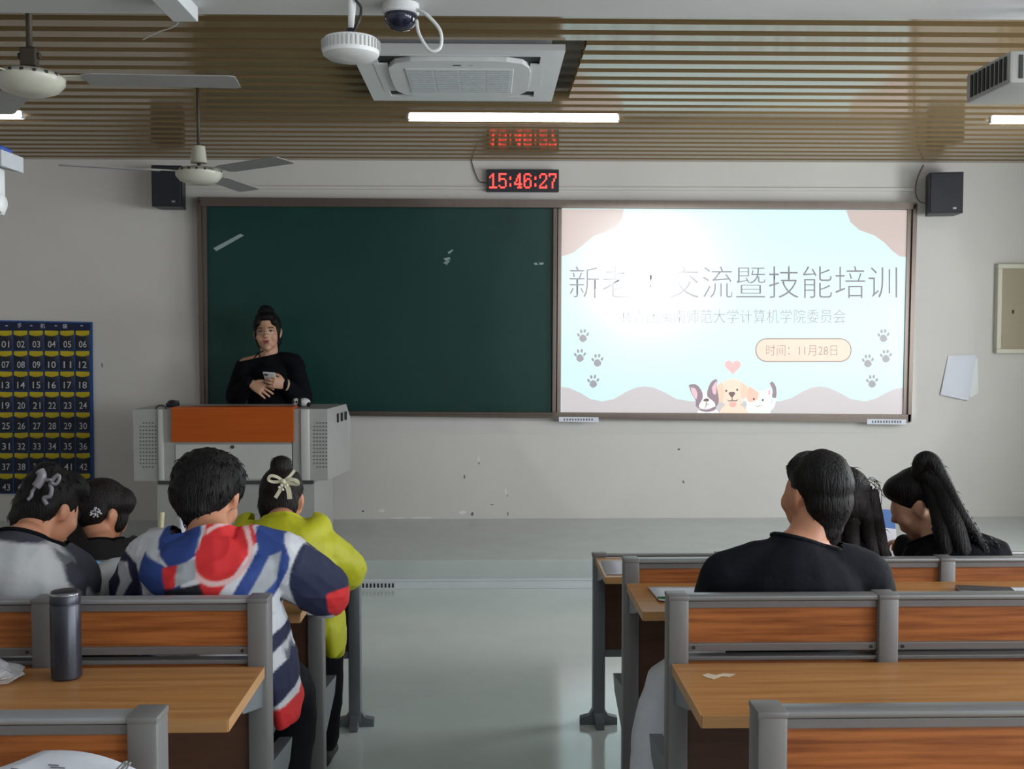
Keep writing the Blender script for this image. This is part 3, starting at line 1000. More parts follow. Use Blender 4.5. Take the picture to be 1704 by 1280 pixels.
# sheet in a plastic sleeve, pinned askew
ps = thing('pinned_sheet', 'crooked white sheet in a plastic sleeve on the wall below the cream frame', 'paper', (0, 0, 0))
pts = [(1578, 592), (1625, 591), (1612, 667), (1565, 657)]
nx, nz = 6, 8
ms = MB()
vs, fs = [], []
for j in range(nz + 1):
    for i in range(nx + 1):
        u, v = i / nx, j / nz
        px = (pts[0][0] * (1 - u) + pts[1][0] * u) * (1 - v) + (pts[3][0] * (1 - u) + pts[2][0] * u) * v
        py = (pts[0][1] * (1 - u) + pts[1][1] * u) * (1 - v) + (pts[3][1] * (1 - u) + pts[2][1] * u) * v
        vs.append(at(px, py, D - .006 - .022 * v * (.3 + .7 * math.sin(u * 2.6 + .3)) ))
for j in range(nz):
    for i in range(nx):
        a = j * (nx + 1) + i
        fs.append((a, a + 1, a + nx + 2, a + nx + 1))
ms.add(vs, fs)
ms.build('sheet', 'paper', ps, True)
fl = [at(x, y, D - .003) for x, y in ((1612, 600), (1627, 596), (1628, 655), (1614, 662))]
MB().prism(fl, (0, .002, 0)).build('sleeve', 'white', ps)

# ------------------------------------------------------------------ phone pocket chart
M['navy'] = mat('navy_cloth', rgb(22, 32, 66), 0.8, var=0.1, nscale=20, bump=0.2, bscale=200)
M['pocket'] = mat('pocket_dark_cloth', rgb(17, 24, 42), 0.5, var=0.12, nscale=18, bump=0.2, bscale=160)
M['bluetrim'] = mat('blue_trim', rgb(30, 76, 142), 0.7, var=0.06)
M['yellow'] = mat('yellow_insert', rgb(196, 174, 26), 0.7, var=0.08, nscale=12)
M['numwhite'] = mat('number_print', rgb(196, 198, 204), 0.7, var=0.03)
YC = D - .012
pk = thing('phone_pocket_chart', 'navy hanging chart of numbered phone pockets with yellow inserts', 'pocket chart', (0, 0, 0))
quad_px(MB(), (-8, 534), (152, 537), (155, 822), (-8, 822), YC, .010).build('backing', 'navy', pk)
for q in (((150, 536), (153, 536), (156, 823), (153, 823)), ((-8, 533), (153, 536), (153, 538.5), (-8, 535.5))):
    quad_px(MB(), *q, YC - .002, .012).build('trim', 'bluetrim', pk)
hx = [(-8.5 + 25.3 * k) for k in range(7)]


def colx(k, y):      # the chart hangs with a slight lean
    return -4.5 + 25.75 * k + (y - 540) * .006


fit_text('header_text', '手', 29, 36, 538, 546, M['numwhite'], 1, 0.01, pk, YC)
fit_text('header_text', '机', 67, 75, 538.5, 546.5, M['numwhite'], 1, 0.01, pk, YC)
fit_text('header_text', '袋', 104, 112, 539, 547, M['numwhite'], 1, 0.01, pk, YC)
for x in (9, 50, 91, 134):
    quad_px(MB(), (x, 541.5), (x + 4, 541.5), (x + 4, 543), (x, 543), YC - .001, .0006).build('header_dash', 'numwhite', pk)
for r in range(8):
    y0 = 549 + r * 34.0          # top of the row
    ytop, ybot = y0 + 7.5, y0 + 33.2
    for c in range(6):
        xa, xb = colx(c, y0) + .6, colx(c + 1, y0) - .6
        # pocket: a slightly bulging front panel, open at the top
        vs, fs = [], []
        n = 6
        for j in range(3):
            v = j / 2
            for i in range(n + 1):
                u = i / n
                sag = 3.2 * math.sin(PI * u) * (1 - v)
                px, py = xa + (xb - xa) * u, ytop + sag + (ybot - ytop - sag) * v
                vs.append(at(px, py, YC - .002 - .022 * math.sin(PI * u) * (1 - .75 * v)))
        for j in range(2):
            for i in range(n):
                a = j * (n + 1) + i
                fs.append((a, a + 1, a + n + 2, a + n + 1))
        p = MB().add(vs, fs).build('pocket', 'pocket', pk, True)
        yw = rng.uniform(-1, 1)
        quad_px(MB(), (xa + 1, y0 + 1.5 + yw * .4), (xb - 1, y0 + 1.5 - yw * .4), (xb - 1, ytop + 4), (xa + 1, ytop + 4), YC - .0012, .001).build('insert', 'yellow', p)
        num = '%02d' % (r * 6 + c + 1)
        cx = (xa + xb) / 2 + .5
        fit_text('number', num, cx - 6.3, cx + 6.3, y0 + 20 - 1.5, y0 + 20 + 9.5, M['numwhite'], 1, 0.004, p, YC - .0245)
        quad_px(MB(), (xb - .2, y0 + 2), (xb + 1.2, y0 + 2), (xb + 1.2, ybot + .5), (xb - .2, ybot + .5), YC - .003, .004).build('seam', 'bluetrim', p)
        quad_px(MB(), (xa, ybot - .2), (xb, ybot - .2), (xb, ybot + 1.0), (xa, ybot + 1.0), YC - .003, .004).build('seam', 'bluetrim', p)

# ------------------------------------------------------------------ air conditioner cassette
acz = ZC - .03
ac = thing('ceiling_air_conditioner', 'white square ceiling cassette air conditioner set among the slats', 'air conditioner', ((AC_X0 + AC_X1) / 2, (AC_Y0 + AC_Y1) / 2, acz))
ha, hb = (AC_X1 - AC_X0) / 2, (AC_Y1 - AC_Y0) / 2


def ring(mb, a, b, c, d, z0, z1):
    """rectangular ring between half sizes (a,b) and (c,d)"""
    mb.box(-a, a, -b, -d, z0, z1).box(-a, a, d, b, z0, z1).box(-a, -c, -d, d, z0, z1).box(c, a, -d, d, z0, z1)
    return mb


ring(MB(), ha, hb, ha - .11, hb - .11, 0, .03).build('outer_panel', 'white', ac)
ring(MB(), ha - .11, hb - .11, ha - .20, hb - .20, .012, .05).build('air_duct', 'slot', ac)
ip = []
for k in range(32):      # rounded square inner panel
    a = 2 * PI * k / 32
    c, s_ = math.cos(a), math.sin(a)
    rr = 1 / (abs(c) ** 5 + abs(s_) ** 5) ** .2
    ip.append(((ha - .150) * rr * c, (hb - .150) * rr * s_, -.012))
inner = MB().prism(ip, (0, 0, .03)).build('inner_panel', 'white', ac)
for (x0, x1, y0, y1) in ((-.28, .28, -hb + .085, -hb + .155), (-.28, .28, hb - .155, hb - .085)):
    MB().prism([(x0, y0, -.002), (x1, y0, -.002), (x1, y1, .014), (x0, y1, .014)], (0, 0, .006)).build('louvre', 'white', ac)
for sx in (-1, 1):
    xx = sorted((sx * (ha - .155), sx * (ha - .085)))
    MB().box(xx[0], xx[1], -.28, .28, -.002, .006).build('louvre', 'white', ac)
MB().box(-.27, .27, -.24, .27, -.016, -.011, .002).build('grille_plate', 'white', inner)
for k in range(4):
    for j in range(12):
        xa = -.255 + k * .13
        MB().box(xa, xa + .118, -.22 + j * .04, -.204 + j * .04, -.0185, -.0155).build('grille_slat', 'acgrey', inner)
MB().box(-.03, .01, -.31, -.30, -.014, -.011).build('indicator', 'slot', inner)
MB().box(.05, .07, -.31, -.30, -.014, -.011).build('indicator', 'acgrey', inner)
MB().box(-ha + .06, ha - .06, -hb + .06, hb - .06, .03, .155).build('casing', 'acgrey', ac)


# ------------------------------------------------------------------ fans
def fan(hub, ztop, rad, angs, label, cup=True):
    t = thing('ceiling_fan', label, 'fan', hub, 0, 'ceiling fans')
    MB().lathe([(.01, -.055), (.06, -.053), (.10, -.038), (.122, -.012), (.124, .010), (.118, .018), (.10, .03), (.04, .042), (.02, .045)], seg=32).build('motor', 'fanwhite', t, 'auto')
    for k in range(18):
        a = 2 * PI * k / 18
        MB().box(-.006, .006, -.002, .003, -.006, .006).build('vent', 'slot', t).location = (0, 0, 0)
        o = t.children[-1]
        o.location = (.1215 * math.cos(a), .1215 * math.sin(a), .014)
        o.rotation_euler = (0, 0, a + PI / 2)
    if cup:
        MB().lathe([(.03, .06), (.045, .06), (.034, .15), (.012, .155)], seg=20).build('rod_cover', 'fanwhite', t, 'auto')
    else:
        MB().box(-.03, .03, -.02, .02, .05, .12, .006).build('coupling', 'rod', t)
        MB().cyl((-.04, 0, .09), (.04, 0, .09), .012, 10).build('bolt', 'rod', t)
    MB().cyl((0, 0, .04), (0, 0, ztop - hub[2]), .012 if not cup else .009, 10).build('rod', 'rod', t, True)
    for a in angs:
        b = MB()
        rm = Matrix.Rotation(R(a), 3, 'Z') @ Matrix.Rotation(R(-6), 3, 'X')
        out = [(.20, -.050), (.24, -.062), (rad - .02, -.066), (rad, -.058), (rad + .002, 0), (rad, .058), (rad - .02, .066), (.24, .062), (.20, .050)]
        b.prism([rm @ Vector((x, y, .006)) for x, y in out], (0, 0, .004))
        bl = b.build('blade', 'fanblade', t)
        MB().prism([rm @ Vector((x, y, .010)) for x, y in ((.09, -.018), (.28, -.03), (.28, .03), (.09, .018))], (0, 0, .005)).build('blade_iron', 'fanwhite', bl)
    return t


fan(at(50, 134, 4.0), 3.16, .76, (3, 123, 243), 'white ceiling fan with a dark bare rod close by the plaster beam', False)
fan(at(331, 290, 5.8), 3.16, .70, (80, 200, 322), 'white ceiling fan with a cone rod cover in front of the wall speaker', True)

# ------------------------------------------------------------------ things under the beam
mc = at(584, 82, 3.2)
mi = thing('ceiling_microphone', 'round white ceiling microphone with ribbed rim hanging on a pole', 'microphone', mc)
MB().lathe([(.02, -.030), (.07, -.028), (.083, -.018), (.085, -.005), (.085, .022), (.078, .030), (.03, .036), (.012, .04)], seg=40).build('body', 'white', mi, 'auto')
rib = MB().box(-.0022, .0022, -.003, .004, -.014, .014).mesh('rib')
for k in range(40):
    a = 2 * PI * k / 40
    o = link('rib', rib, 'podium', mi, False, (.085 * math.cos(a), .085 * math.sin(a), .008))
    o.rotation_euler = (0, 0, a + PI / 2)
MB().tube([(0, 0, .035), (0, 0, .06)], .014, 12).build('joint', 'black', mi, True)
MB().tube([(0, 0, .06), (.004, 0, .12), (.004, 0, 3.05 - mc.z)], [.008, .012, .012], 12).build('pole', 'white', mi, True)
MB().tube(smooth_curve([(.0, -.01, .04), (.025, -.02, .075), (.032, -.01, .12), (.012, -.016, .16), (.018, -.014, .3)], 6), .0045, 8).build('cable', 'black', mi, True)
dc = at(667, 22, 3.62)
dm = thing('dome_camera', 'small dark dome camera under the beam with a white cable loop', 'camera', (dc.x, 3.62, 2.75))
MB().lathe([(.062, 0), (.062, -.028), (.055, -.034), (.02, -.034)], seg=28).build('mount', 'white', dm, 'auto')
M['domeglass'] = mat('smoked_dome', rgb(30, 32, 52), 0.12, var=0.05)
MB().lathe([(.056, -.033), (.057, -.045), (.050, -.065), (.034, -.080), (.012, -.086)], seg=28).build('dome', 'domeglass', dm, True)
MB().tube(smooth_curve([(.05, -.02, -.02), (.09, -.04, -.045), (.135, -.05, -.10), (.135, -.05, -.155), (.10, -.05, -.165), (.065, -.04, -.11), (.055, -.03, -.06)], 6), .006, 8).build('cable_loop', 'white', dm, True)
# white channel under the beam
c1 = at(322, 48, 3.60)
tr = thing('cable_channel', 'white metal cable channel running along under the beam towards the rear', 'channel', (0, 0, 0))
xa = at(330, 40, 3.66).x
MB().box(xa - .085, xa, 0.6, 3.66, 2.70, 2.75, .003).build('channel', 'trunk', tr)
MB().box(xa - .08, xa - .006, 3.6595, 3.6625, 2.706, 2.744).build('end_plate', 'trunk', tr)
for yy in (1.0, 2.2, 3.3):
    MB().box(xa - .06, xa - .02, yy, yy + .03, 2.745, 3.06).build('hanger', 'trunk', tr)
# angled white cable below the slats
tag(MB().tube(smooth_curve([at(238, 66, 3.9), at(262, 54, 3.85), at(290, 44, 3.80), (at(300, 30, 3.75))], 5), .0022, 6).build('loose_cable', 'trunk', None, True), 'thin white cable drooping from the beam in front of the slats', 'cable')

# arm-mounted unit at the left edge
la = at(0, 300, 3.0)
lu = thing('hanging_sensor', 'grey and white unit with a blue cap hanging from the ceiling by the left wall', 'sensor', (la.x - .036, 3.0, la.z))
s_ = 3.0 / F
MB().prism([(-.12, 0, 55 * s_), (2 * s_, 0, 55 * s_), (24 * s_, 0, 50 * s_), (24 * s_, 0, 24 * s_), (-.12, 0, 42 * s_)], (0, .14, 0)).build('head', 'acgrey', lu)
MB().box(-.10, 18 * s_, -.004, .10, 50 * s_, 60 * s_, .006).build('cap', mat('blue_plastic', rgb(28, 66, 150), 0.4, var=0.05), lu)
MB().box(-.10, 5 * s_, .02, .10, -52 * s_, 28 * s_, .010).build('column', 'white', lu, 'auto')
MB().lathe([(.028, 0), (.028, .012), (.02, .018)], seg=20, mtx=Matrix.Rotation(PI / 2, 3, 'Y')).build('knob', 'white', lu, 'auto', loc=(4 * s_, .05, -34 * s_))
MB().cyl((-.08, .06, 40 * s_), (-.08, .06, 3.05 - la.z), .015, 12).build('pole', 'white', lu)

# ------------------------------------------------------------------ things on the desks
zd = DESK[3]
tb = atz(111, 1128, zd)
tm = thing('thermos', 'dark grey steel thermos flask standing on the third-row desk', 'flask', (tb.x, tb.y, zd + .0008))
M['thermos'] = mat('thermos_grey', rgb(58, 60, 70), 0.32, metal=0.4, var=0.04, nscale=12)
r = .034
MB().lathe([(r - .004, 0), (r, .004), (r, .172), (r - .001, .174)], seg=40).build('body', 'thermos', tm, 'auto')
MB().lathe([(r - .001, .174), (r - .0012, .176), (r, .177), (r, .197), (r - .004, .203), (r - .010, .205)], seg=40).build('lid', 'thermos', tm, 'auto')
MB().lathe([(r + .0004, .1965), (r + .0006, .198), (r - .003, .2035), (r - .004, .203)], seg=40).build('lid_ring', mat('polished_ring', rgb(150, 150, 155), 0.15, metal=0.9, var=0.02), tm, True)


def sheet(name, label, corners, z, m='paper', curl=0.0, cat='paper', group=None, lines=0):
    """paper lying on a surface, corners in world x, y"""
    n = 8
    vs, fs = [], []
    for j in range(n + 1):
        for i in range(n + 1):
            u, v = i / n, j / n
            p = (corners[0] * (1 - u) + corners[1] * u) * (1 - v) + (corners[3] * (1 - u) + corners[2] * u) * v
            lift = curl * (max(0, 1 - 3 * min(u, v)) ** 2 + max(0, v - .7) ** 2 * 2)
            vs.append((p.x, p.y, z + .0016 + lift))
    for j in range(n):
        for i in range(n):
            a = j * (n + 1) + i
            fs.append((a, a + 1, a + n + 2, a + n + 1))
    o = MB().add(vs, fs).build(name, m, None, True)
    md = o.modifiers.new('thick', 'SOLIDIFY')
    md.thickness = .0008
    md.offset = 1
    return tag(o, label, cat, group)


z2_ = DESK[2]
sheet('paper_sheet', 'white paper on the desk in front of the man in the black T-shirt', [atz(1078, 980, z2_), atz(1220, 980, z2_), atz(1230, 1003, z2_), atz(1097, 1003, z2_)], z2_, curl=.004)
pn = atz(1094, 999, z2_)
gp_ = thing('pen', 'green pen on the desk beside the white paper', 'pen', (pn.x, pn.y, z2_ + .006))
M['green_pen'] = mat('green_plastic', rgb(38, 120, 50), 0.4, var=0.05)
MB().tube([(0, 0, 0), (.07, -.012, 0)], .005, 10).build('barrel', 'green_pen', gp_, True)
MB().tube([(.07, -.012, 0), (.085, -.0146, 0)], [.005, .0015], 10).build('tip', 'green_pen', gp_, True)
MB().box(.01, .05, -.009, -.004, .003, .0065).build('clip', 'green_pen', gp_)
ph = [atz(1592, 987, z2_ + .004), atz(1688, 991, z2_ + .004)]
phc = thing('smartphone', 'silver smartphone lying face up on the second-row desk', 'phone', atz(1640, 986, z2_))
dirx = (ph[1] - ph[0]); ang = math.atan2(dirx.y, dirx.x); pl_ = dirx.length
phc.rotation_euler = (0, 0, ang)
MB().box(-pl_ / 2, pl_ / 2, -.036, .036, .0022, .012, .003).build('body', 'alu', phc, 'auto')
M['phone_glass'] = mat('phone_glass', rgb(48, 44, 48), 0.15, var=0.05)
MB().box(-pl_ / 2 + .003, pl_ / 2 - .003, -.033, .033, .0115, .0130).build('screen', 'phone_glass', phc)
MB().box(-.03, -.01, -.037, -.0355, .005, .009).build('side_button', 'post', phc)
sheet('paper_sheet', 'white paper lying under the silver smartphone', [atz(1625, 979, z2_), atz(1740, 978, z2_), atz(1760, 996, z2_), atz(1632, 996, z2_)], z2_)
bp = atz(1622, 996, z2_)
pen2 = thing('pen', 'black pen lying beside the silver smartphone', 'pen', (bp.x, bp.y, z2_ + .0055))
MB().tube([(-.045, .006, 0), (.06, -.004, 0)], .004, 8).build('barrel', 'black', pen2, True)
MB().tube([(.06, -.004, 0), (.072, -.0052, 0)], [.004, .001], 8).build('tip', 'black', pen2, True)
sheet('paper_sheet', 'white paper on the desk beside the woman in the dark grey top', [atz(148, 981, z2_), atz(200, 981, z2_), atz(165, 1012, z2_), atz(118, 1010, z2_)], z2_, curl=.003)
z1 = DESK[1]
sheet('paper_sheet', 'big white paper on the bare end of the front row desk', [atz(1000, 934, z1), atz(1190, 934, z1), atz(1205, 957, z1), atz(1009, 957, z1)], z1)

# paper propped up against the back of the fourth row
n = 10
vs, fs = [], []
P0 = [at(-60, 1290, 1.60), at(72, 1249, 1.645), at(238, 1285, 1.60), at(120, 1420, 1.52)]
for j in range(n + 1):
    for i in range(n + 1):
        u, v = i / n, j / n
        a = P0[1] * (1 - u) + P0[2] * u
        b = P0[0] * (1 - u) + P0[3] * u
        p = a * (1 - v) + b * v
        rr = .012 * math.sin(PI * u) * (1 - v)
        vs.append(p + Vector((0, -.02 * math.sin(PI * v), rr)))
for j in range(n):
    for i in range(n):
        a = j * (n + 1) + i
        fs.append((a, a + 1, a + n + 2, a + n + 1))
bk = thing('exercise_booklet', 'curled white printed booklet propped against the fourth-row bench back', 'booklet', (0, 0, 0))
pg = MB().add(vs, fs).build('page', 'paper', bk, True)
md = pg.modifiers.new('thick', 'SOLIDIFY'); md.thickness = .002; md.offset = -1
PB = BVHTree.FromPolygons([tuple(v) for v in vs], fs)
for (x0, x1, y) in ((18, 30, 1278), (80, 98, 1272), (84, 108, 1276), (14, 26, 1282), (86, 112, 1281)):
    q = []
    for px, py in ((x0, y), (x1, y + 1.5), (x1, y + 3.5), (x0, y + 2)):
        d = ray(px, py)
        h = PB.ray_cast(Vector((0, 0, CAMZ)), d.normalized())
        if h[0] is None: break
        q.append(h[0] - d.normalized() * .004)
    if len(q) == 4:
        MB().prism(q, (0, .0005, 0)).build('print_line', 'ink', bk)
sp = smooth_curve([at(190, 1285, 1.585), at(205, 1270, 1.585), at(211, 1268, 1.585), at(206, 1275, 1.585), at(200, 1283, 1.585), at(212, 1272, 1.585), at(217, 1270, 1.585), at(208, 1283, 1.585)], 5)
MB().tube(sp, .0015, 6).build('wire_clip', 'alu', bk, True)

# crumpled plastic bag on the third-row desk
bg = atz(8, 1130, zd)
m = MB()
vs, fs = [], []
nu, nv = 20, 9
for j in range(nv):
    for i in range(nu):
        a = 2 * PI * i / nu
        t = j / (nv - 1)
        rr = (.095 * math.sin(PI * min(1, .32 + .68 * t) ) + .006) * (1 + .28 * noise.noise(Vector((math.cos(a) * 2.4, math.sin(a) * 2.4, t * 3))))
        vs.append((bg.x - .065 + rr * math.cos(a) * 1.05, bg.y - .025 + rr * math.sin(a) * .75, zd + .004 + .052 * t * (1 + .5 * noise.noise(Vector((math.cos(a) * 3, math.sin(a) * 3, 5.))))))
for j in range(nv - 1):
    for i in range(nu):
        i2 = (i + 1) % nu
        fs.append((j * nu + i, j * nu + i2, (j + 1) * nu + i2, (j + 1) * nu + i))
fs.append(tuple((nv - 1) * nu + i for i in range(nu)))
M['bag'] = mat('clear_plastic_film', rgb(196, 198, 202), 0.18, alpha=0.62, var=0.08, nscale=30, bump=0.8, bscale=40)
tag(m.add(vs, fs).build('plastic_bag', 'bag', None, False), 'crumpled clear plastic bag on the third-row desk beside the thermos', 'bag')

# bubble tea cup with a straw in front of the boy
cb = at(268, 905, 3.20)
cu = thing('drink_cup', 'plastic drink cup with a cream straw on the second-row desk', 'cup', (cb.x, 3.20, z2_ + .0008))
ct = at(268, 888, 3.20).z - z2_
MB().lathe([(.026, 0), (.029, .01), (.040, ct - .01), (.041, ct)], seg=24).build('cup', 'bag', cu, True)
MB().lathe([(.042, ct), (.043, ct + .006), (.036, ct + .014), (.010, ct + .018)], seg=24).build('lid', 'bag', cu, 'auto')
MB().tube([(.008, 0, .05), (.0, 0, ct), (at(270, 853, 3.20).x - cb.x, 0, at(270, 853, 3.20).z - z2_)], .0075, 10).build('straw', mat('cream_straw', rgb(222, 212, 170), 0.4, var=0.03), cu, True)
# tissue by the cup
tb_ = at(300, 870, 3.20)
ti = MB()
vs, fs = [], []
for j in range(7):
    for i in range(6):
        u, v = i / 5, j / 6
        base = Vector((tb_.x - .03 + .05 * u + .012 * v, 3.21 + .015 * math.sin(u * 7 + v * 2), z2_ + .002 + v * (at(297, 848, 3.20).z - z2_) * (.92 + .08 * math.sin(u * 5))))
        vs.append(base)
for j in range(6):
    for i in range(5):
        a = j * 6 + i
        fs.append((a, a + 1, a + 7, a + 6))
o = ti.add(vs, fs).build('tissue', 'paper', None, True)
md = o.modifiers.new('thick', 'SOLIDIFY'); md.thickness = .001
tag(o, 'white folded tissue standing up beside the drink cup', 'tissue')

# blue folder with a white sheet in front of the ponytail girl
bf = at(1490, 880, 4.12)
fo = thing('blue_folder', 'blue folder with a white sheet standing on the front row desk', 'folder', (bf.x, 4.22, z1 + .0008))
M['blue'] = mat('blue_card', rgb(62, 106, 170), 0.5, var=0.05)
hz = at(1490, 858, 4.12).z - z1
MB().prism([(-.034, 0, 0), (.05, 0, 0), (.05, .04, hz * .98), (-.012, .04, hz), (-.026, .035, hz * .92)], (0, .012, 0)).build('cover', 'blue', fo)
MB().prism([(-.018, -.004, 0), (.05, -.004, 0), (.05, .02, hz * .62), (-.004, .02, hz * .65)], (0, .004, 0)).build('sheet', 'paper', fo)


# ------------------------------------------------------------------ people
def remesh(mb, voxel, smooth=6, fac=0.5):
    me = mb.mesh('tmp')
    o = bpy.data.objects.new('tmp', me)
    COL.objects.link(o)
    r = o.modifiers.new('r', 'REMESH')
    r.mode = 'VOXEL'
    r.voxel_size = voxel
    if smooth:
        s = o.modifiers.new('s', 'SMOOTH')
        s.factor = fac
        s.iterations = smooth
    dg = bpy.context.evaluated_depsgraph_get()
    out = bpy.data.meshes.new_from_object(o.evaluated_get(dg))
    bpy.data.objects.remove(o)
    bpy.data.meshes.remove(me)
    return out


def wrinkle(me, amp, freq, stretch=(1, 1, 1), seed=0.0):
    ns = [v.normal.copy() for v in me.vertices]
    for v, n in zip(me.vertices, ns):
        p = Vector((v.co.x * stretch[0], v.co.y * stretch[1], v.co.z * stretch[2])) * freq + Vector((seed, seed * .7, 0))
        a = noise.noise(p) + .5 * noise.noise(p * 2.3)
        ridge = 1 - abs(noise.noise(p * .9 + Vector((5, 2, 9)))) * 2.0
        v.co += n * amp * (a + .6 * max(0, ridge) ** 3)


def frame(yaw, pitch, roll=0.0):
    return Matrix.Rotation(R(yaw), 3, 'Z') @ Matrix.Rotation(R(-pitch), 3, 'X') @ Matrix.Rotation(R(roll), 3, 'Y')


def head_shape(mb, C, Hm, s):
    def e(c, r):
        mb.ell(C + Hm @ (Vector(c) * s), [q * s for q in r], Hm, 20, 14)
    e((0, -.014, .030), (.073, .092, .088))
    e((0, .022, -.010), (.066, .076, .085))
    e((0, .034, -.060), (.057, .054, .056))
    e((0, .058, -.098), (.026, .026, .022))
    e((0, .092, .000), (.010, .012, .030))
    e((0, .101, -.024), (.016, .016, .014))
    e((0, .082, -.062), (.026, .016, .018))
    for sx in (-1, 1):
        e((sx * .036, .058, -.034), (.030, .028, .034))
        e((sx * .075, -.006, -.014), (.011, .021, .032))
        e((sx * .083, -.018, -.006), (.007, .014, .026))


def limb(mb, pts, rads, ref=(1, 0, 0)):
    n = 5
    P, Q = [], []
    pts = [Vector(p) for p in pts]
    cur = smooth_curve(pts, n) if len(pts) > 2 else pts
    m = len(cur)
    for k in range(m):
        t = k / (m - 1) * (len(rads) - 1)
        i = min(int(t), len(rads) - 2)
        f = t - i
        a, b = rads[i], rads[i + 1]
        if isinstance(a, tuple):
            Q.append((a[0] * (1 - f) + b[0] * f, a[1] * (1 - f) + b[1] * f))
        else:
            Q.append(a * (1 - f) + b * f)
    mb.tube(cur, Q, 14, True, ref)
    for p, r in ((cur[0], Q[0]), (cur[-1], Q[-1])):
        q = min(r) if isinstance(r, tuple) else r
        mb.ell(p, (q * .96, q * .96, q * .96), None, 12, 8)


def hand_mesh(W, fwd, nrm, curl, scale=1.0, thumb=1, spread=6, curls=None):
    """palm, four fingers of unequal length and a thumb leaving the side of the palm"""
    fwd = Vector(fwd).normalized()
    nrm = Vector(nrm); nrm = (nrm - fwd * nrm.dot(fwd)).normalized()   # out of the back of the hand
    side = fwd.cross(nrm) * thumb                                    # towards the thumb
    s = scale
    mb = MB()
    W = Vector(W)
    mb.tube([W - fwd * .03 * s, W, W + fwd * .03 * s, W + fwd * .07 * s, W + fwd * .092 * s], [(.026 * s, .019 * s), (.027 * s, .018 * s), (.036 * s, .016 * s), (.041 * s, .014 * s), (.038 * s, .011 * s)], 16, True, side)
    lens = (.072, .080, .074, .058)
    for k in range(4):
        off = (1.5 - k) * .0205 * s
        base = W + fwd * (.082 - .004 * abs(k - 1.2)) * s + side * off
        a = R((1.5 - k) * spread)
        d = (fwd * math.cos(a) + side * math.sin(a)).normalized()
        L = lens[k] * s
        pts = [base]
        cc = curls[k] if curls else curl
        ang = 0
        for seg, fr in enumerate((.45, .30, .25)):
            ang += R(cc * (0.7, 1.1, .8)[seg])
            pts.append(pts[-1] + (d * math.cos(ang) - nrm * math.sin(ang)) * L * fr)
        mb.tube(smooth_curve(pts, 4), [.0098 * s + (.0072 - .0098) * s * q / 12 for q in range(13)], 10)
        mb.ell(pts[-1], (.0073 * s,) * 3, None, 8, 6)
    tb = W + fwd * .026 * s + side * .026 * s
    t1 = tb + (fwd * .7 + side * .62 - nrm * .25).normalized() * .036 * s
    t2 = t1 + (fwd * .88 + side * .22 - nrm * .4).normalized() * .028 * s
    t3 = t2 + (fwd * .92 - side * .02 - nrm * .4).normalized() * .022 * s
    mb.tube(smooth_curve([tb, t1, t2, t3], 4), [.0135 * s + (.0085 - .0135) * s * q / 12 for q in range(13)], 10)
    mb.ell(t3, (.0085 * s,) * 3, None, 8, 6)
    return remesh(mb, .0032 * s, 3)


def join_meshes(meshes):
    mb = MB()
    for me in meshes:
        mb.add([v.co.copy() for v in me.vertices], [tuple(p.vertices) for p in me.polygons])
    return mb


def tufts(base, n, length, rad, flow, seed, zmin=-9, out=.35):
    """short tapering locks following the surface of the hair"""
    rr = random.Random(seed)
    mb = MB()
    polys = base.polygons
    for _ in range(n):
        p = polys[rr.randrange(len(polys))]
        c, nn = p.center, p.normal
        if c.z < zmin: continue
        f = Vector(flow(c, nn))
        f = f - nn * f.dot(nn)
        if f.length < 1e-4: continue
        f.normalize()
        f = (f + nn * out * rr.uniform(.2, 1.0) + Vector((rr.uniform(-.3, .3), rr.uniform(-.3, .3), rr.uniform(-.2, .2)))).normalized()
        L = length * rr.uniform(.6, 1.3)
        a = c - nn * .004
        mb.tube([a, a + f * L * .5 + nn * .001, a + f * L - nn * L * .12], [rad, rad * .75, rad * .1], 4, False)
    return mb


def shift(me, b):
    me.transform(Matrix.Translation(-Vector(b)))
    return me


class Person:
    def __init__(s, label, base):
        s.b = Vector(base)
        s.t = thing('person', label, 'person', base)

    def part(s, name, me, m, parent=None, smooth=True, label=None):
        shift(me, s.b)
        o = link(name, me, m, parent or s.t, smooth)
        if label: o['label'] = label
        return o


TORSO = [(.150, .115), (.165, .120), (.150, .105), (.160, .110), (.165, .105), (.120, .085), (.062, .062)]


def torso_pts(P, N):
    P, N = Vector(P), Vector(N)
    back = Vector((0, -1, 0))
    out = []
    for t, bow in ((0, 0.02), (.14, .01), (.38, .0), (.60, .015), (.80, .022), (.92, .012), (1.0, 0)):
        out.append(P.lerp(N, t) + back * bow)
    return out


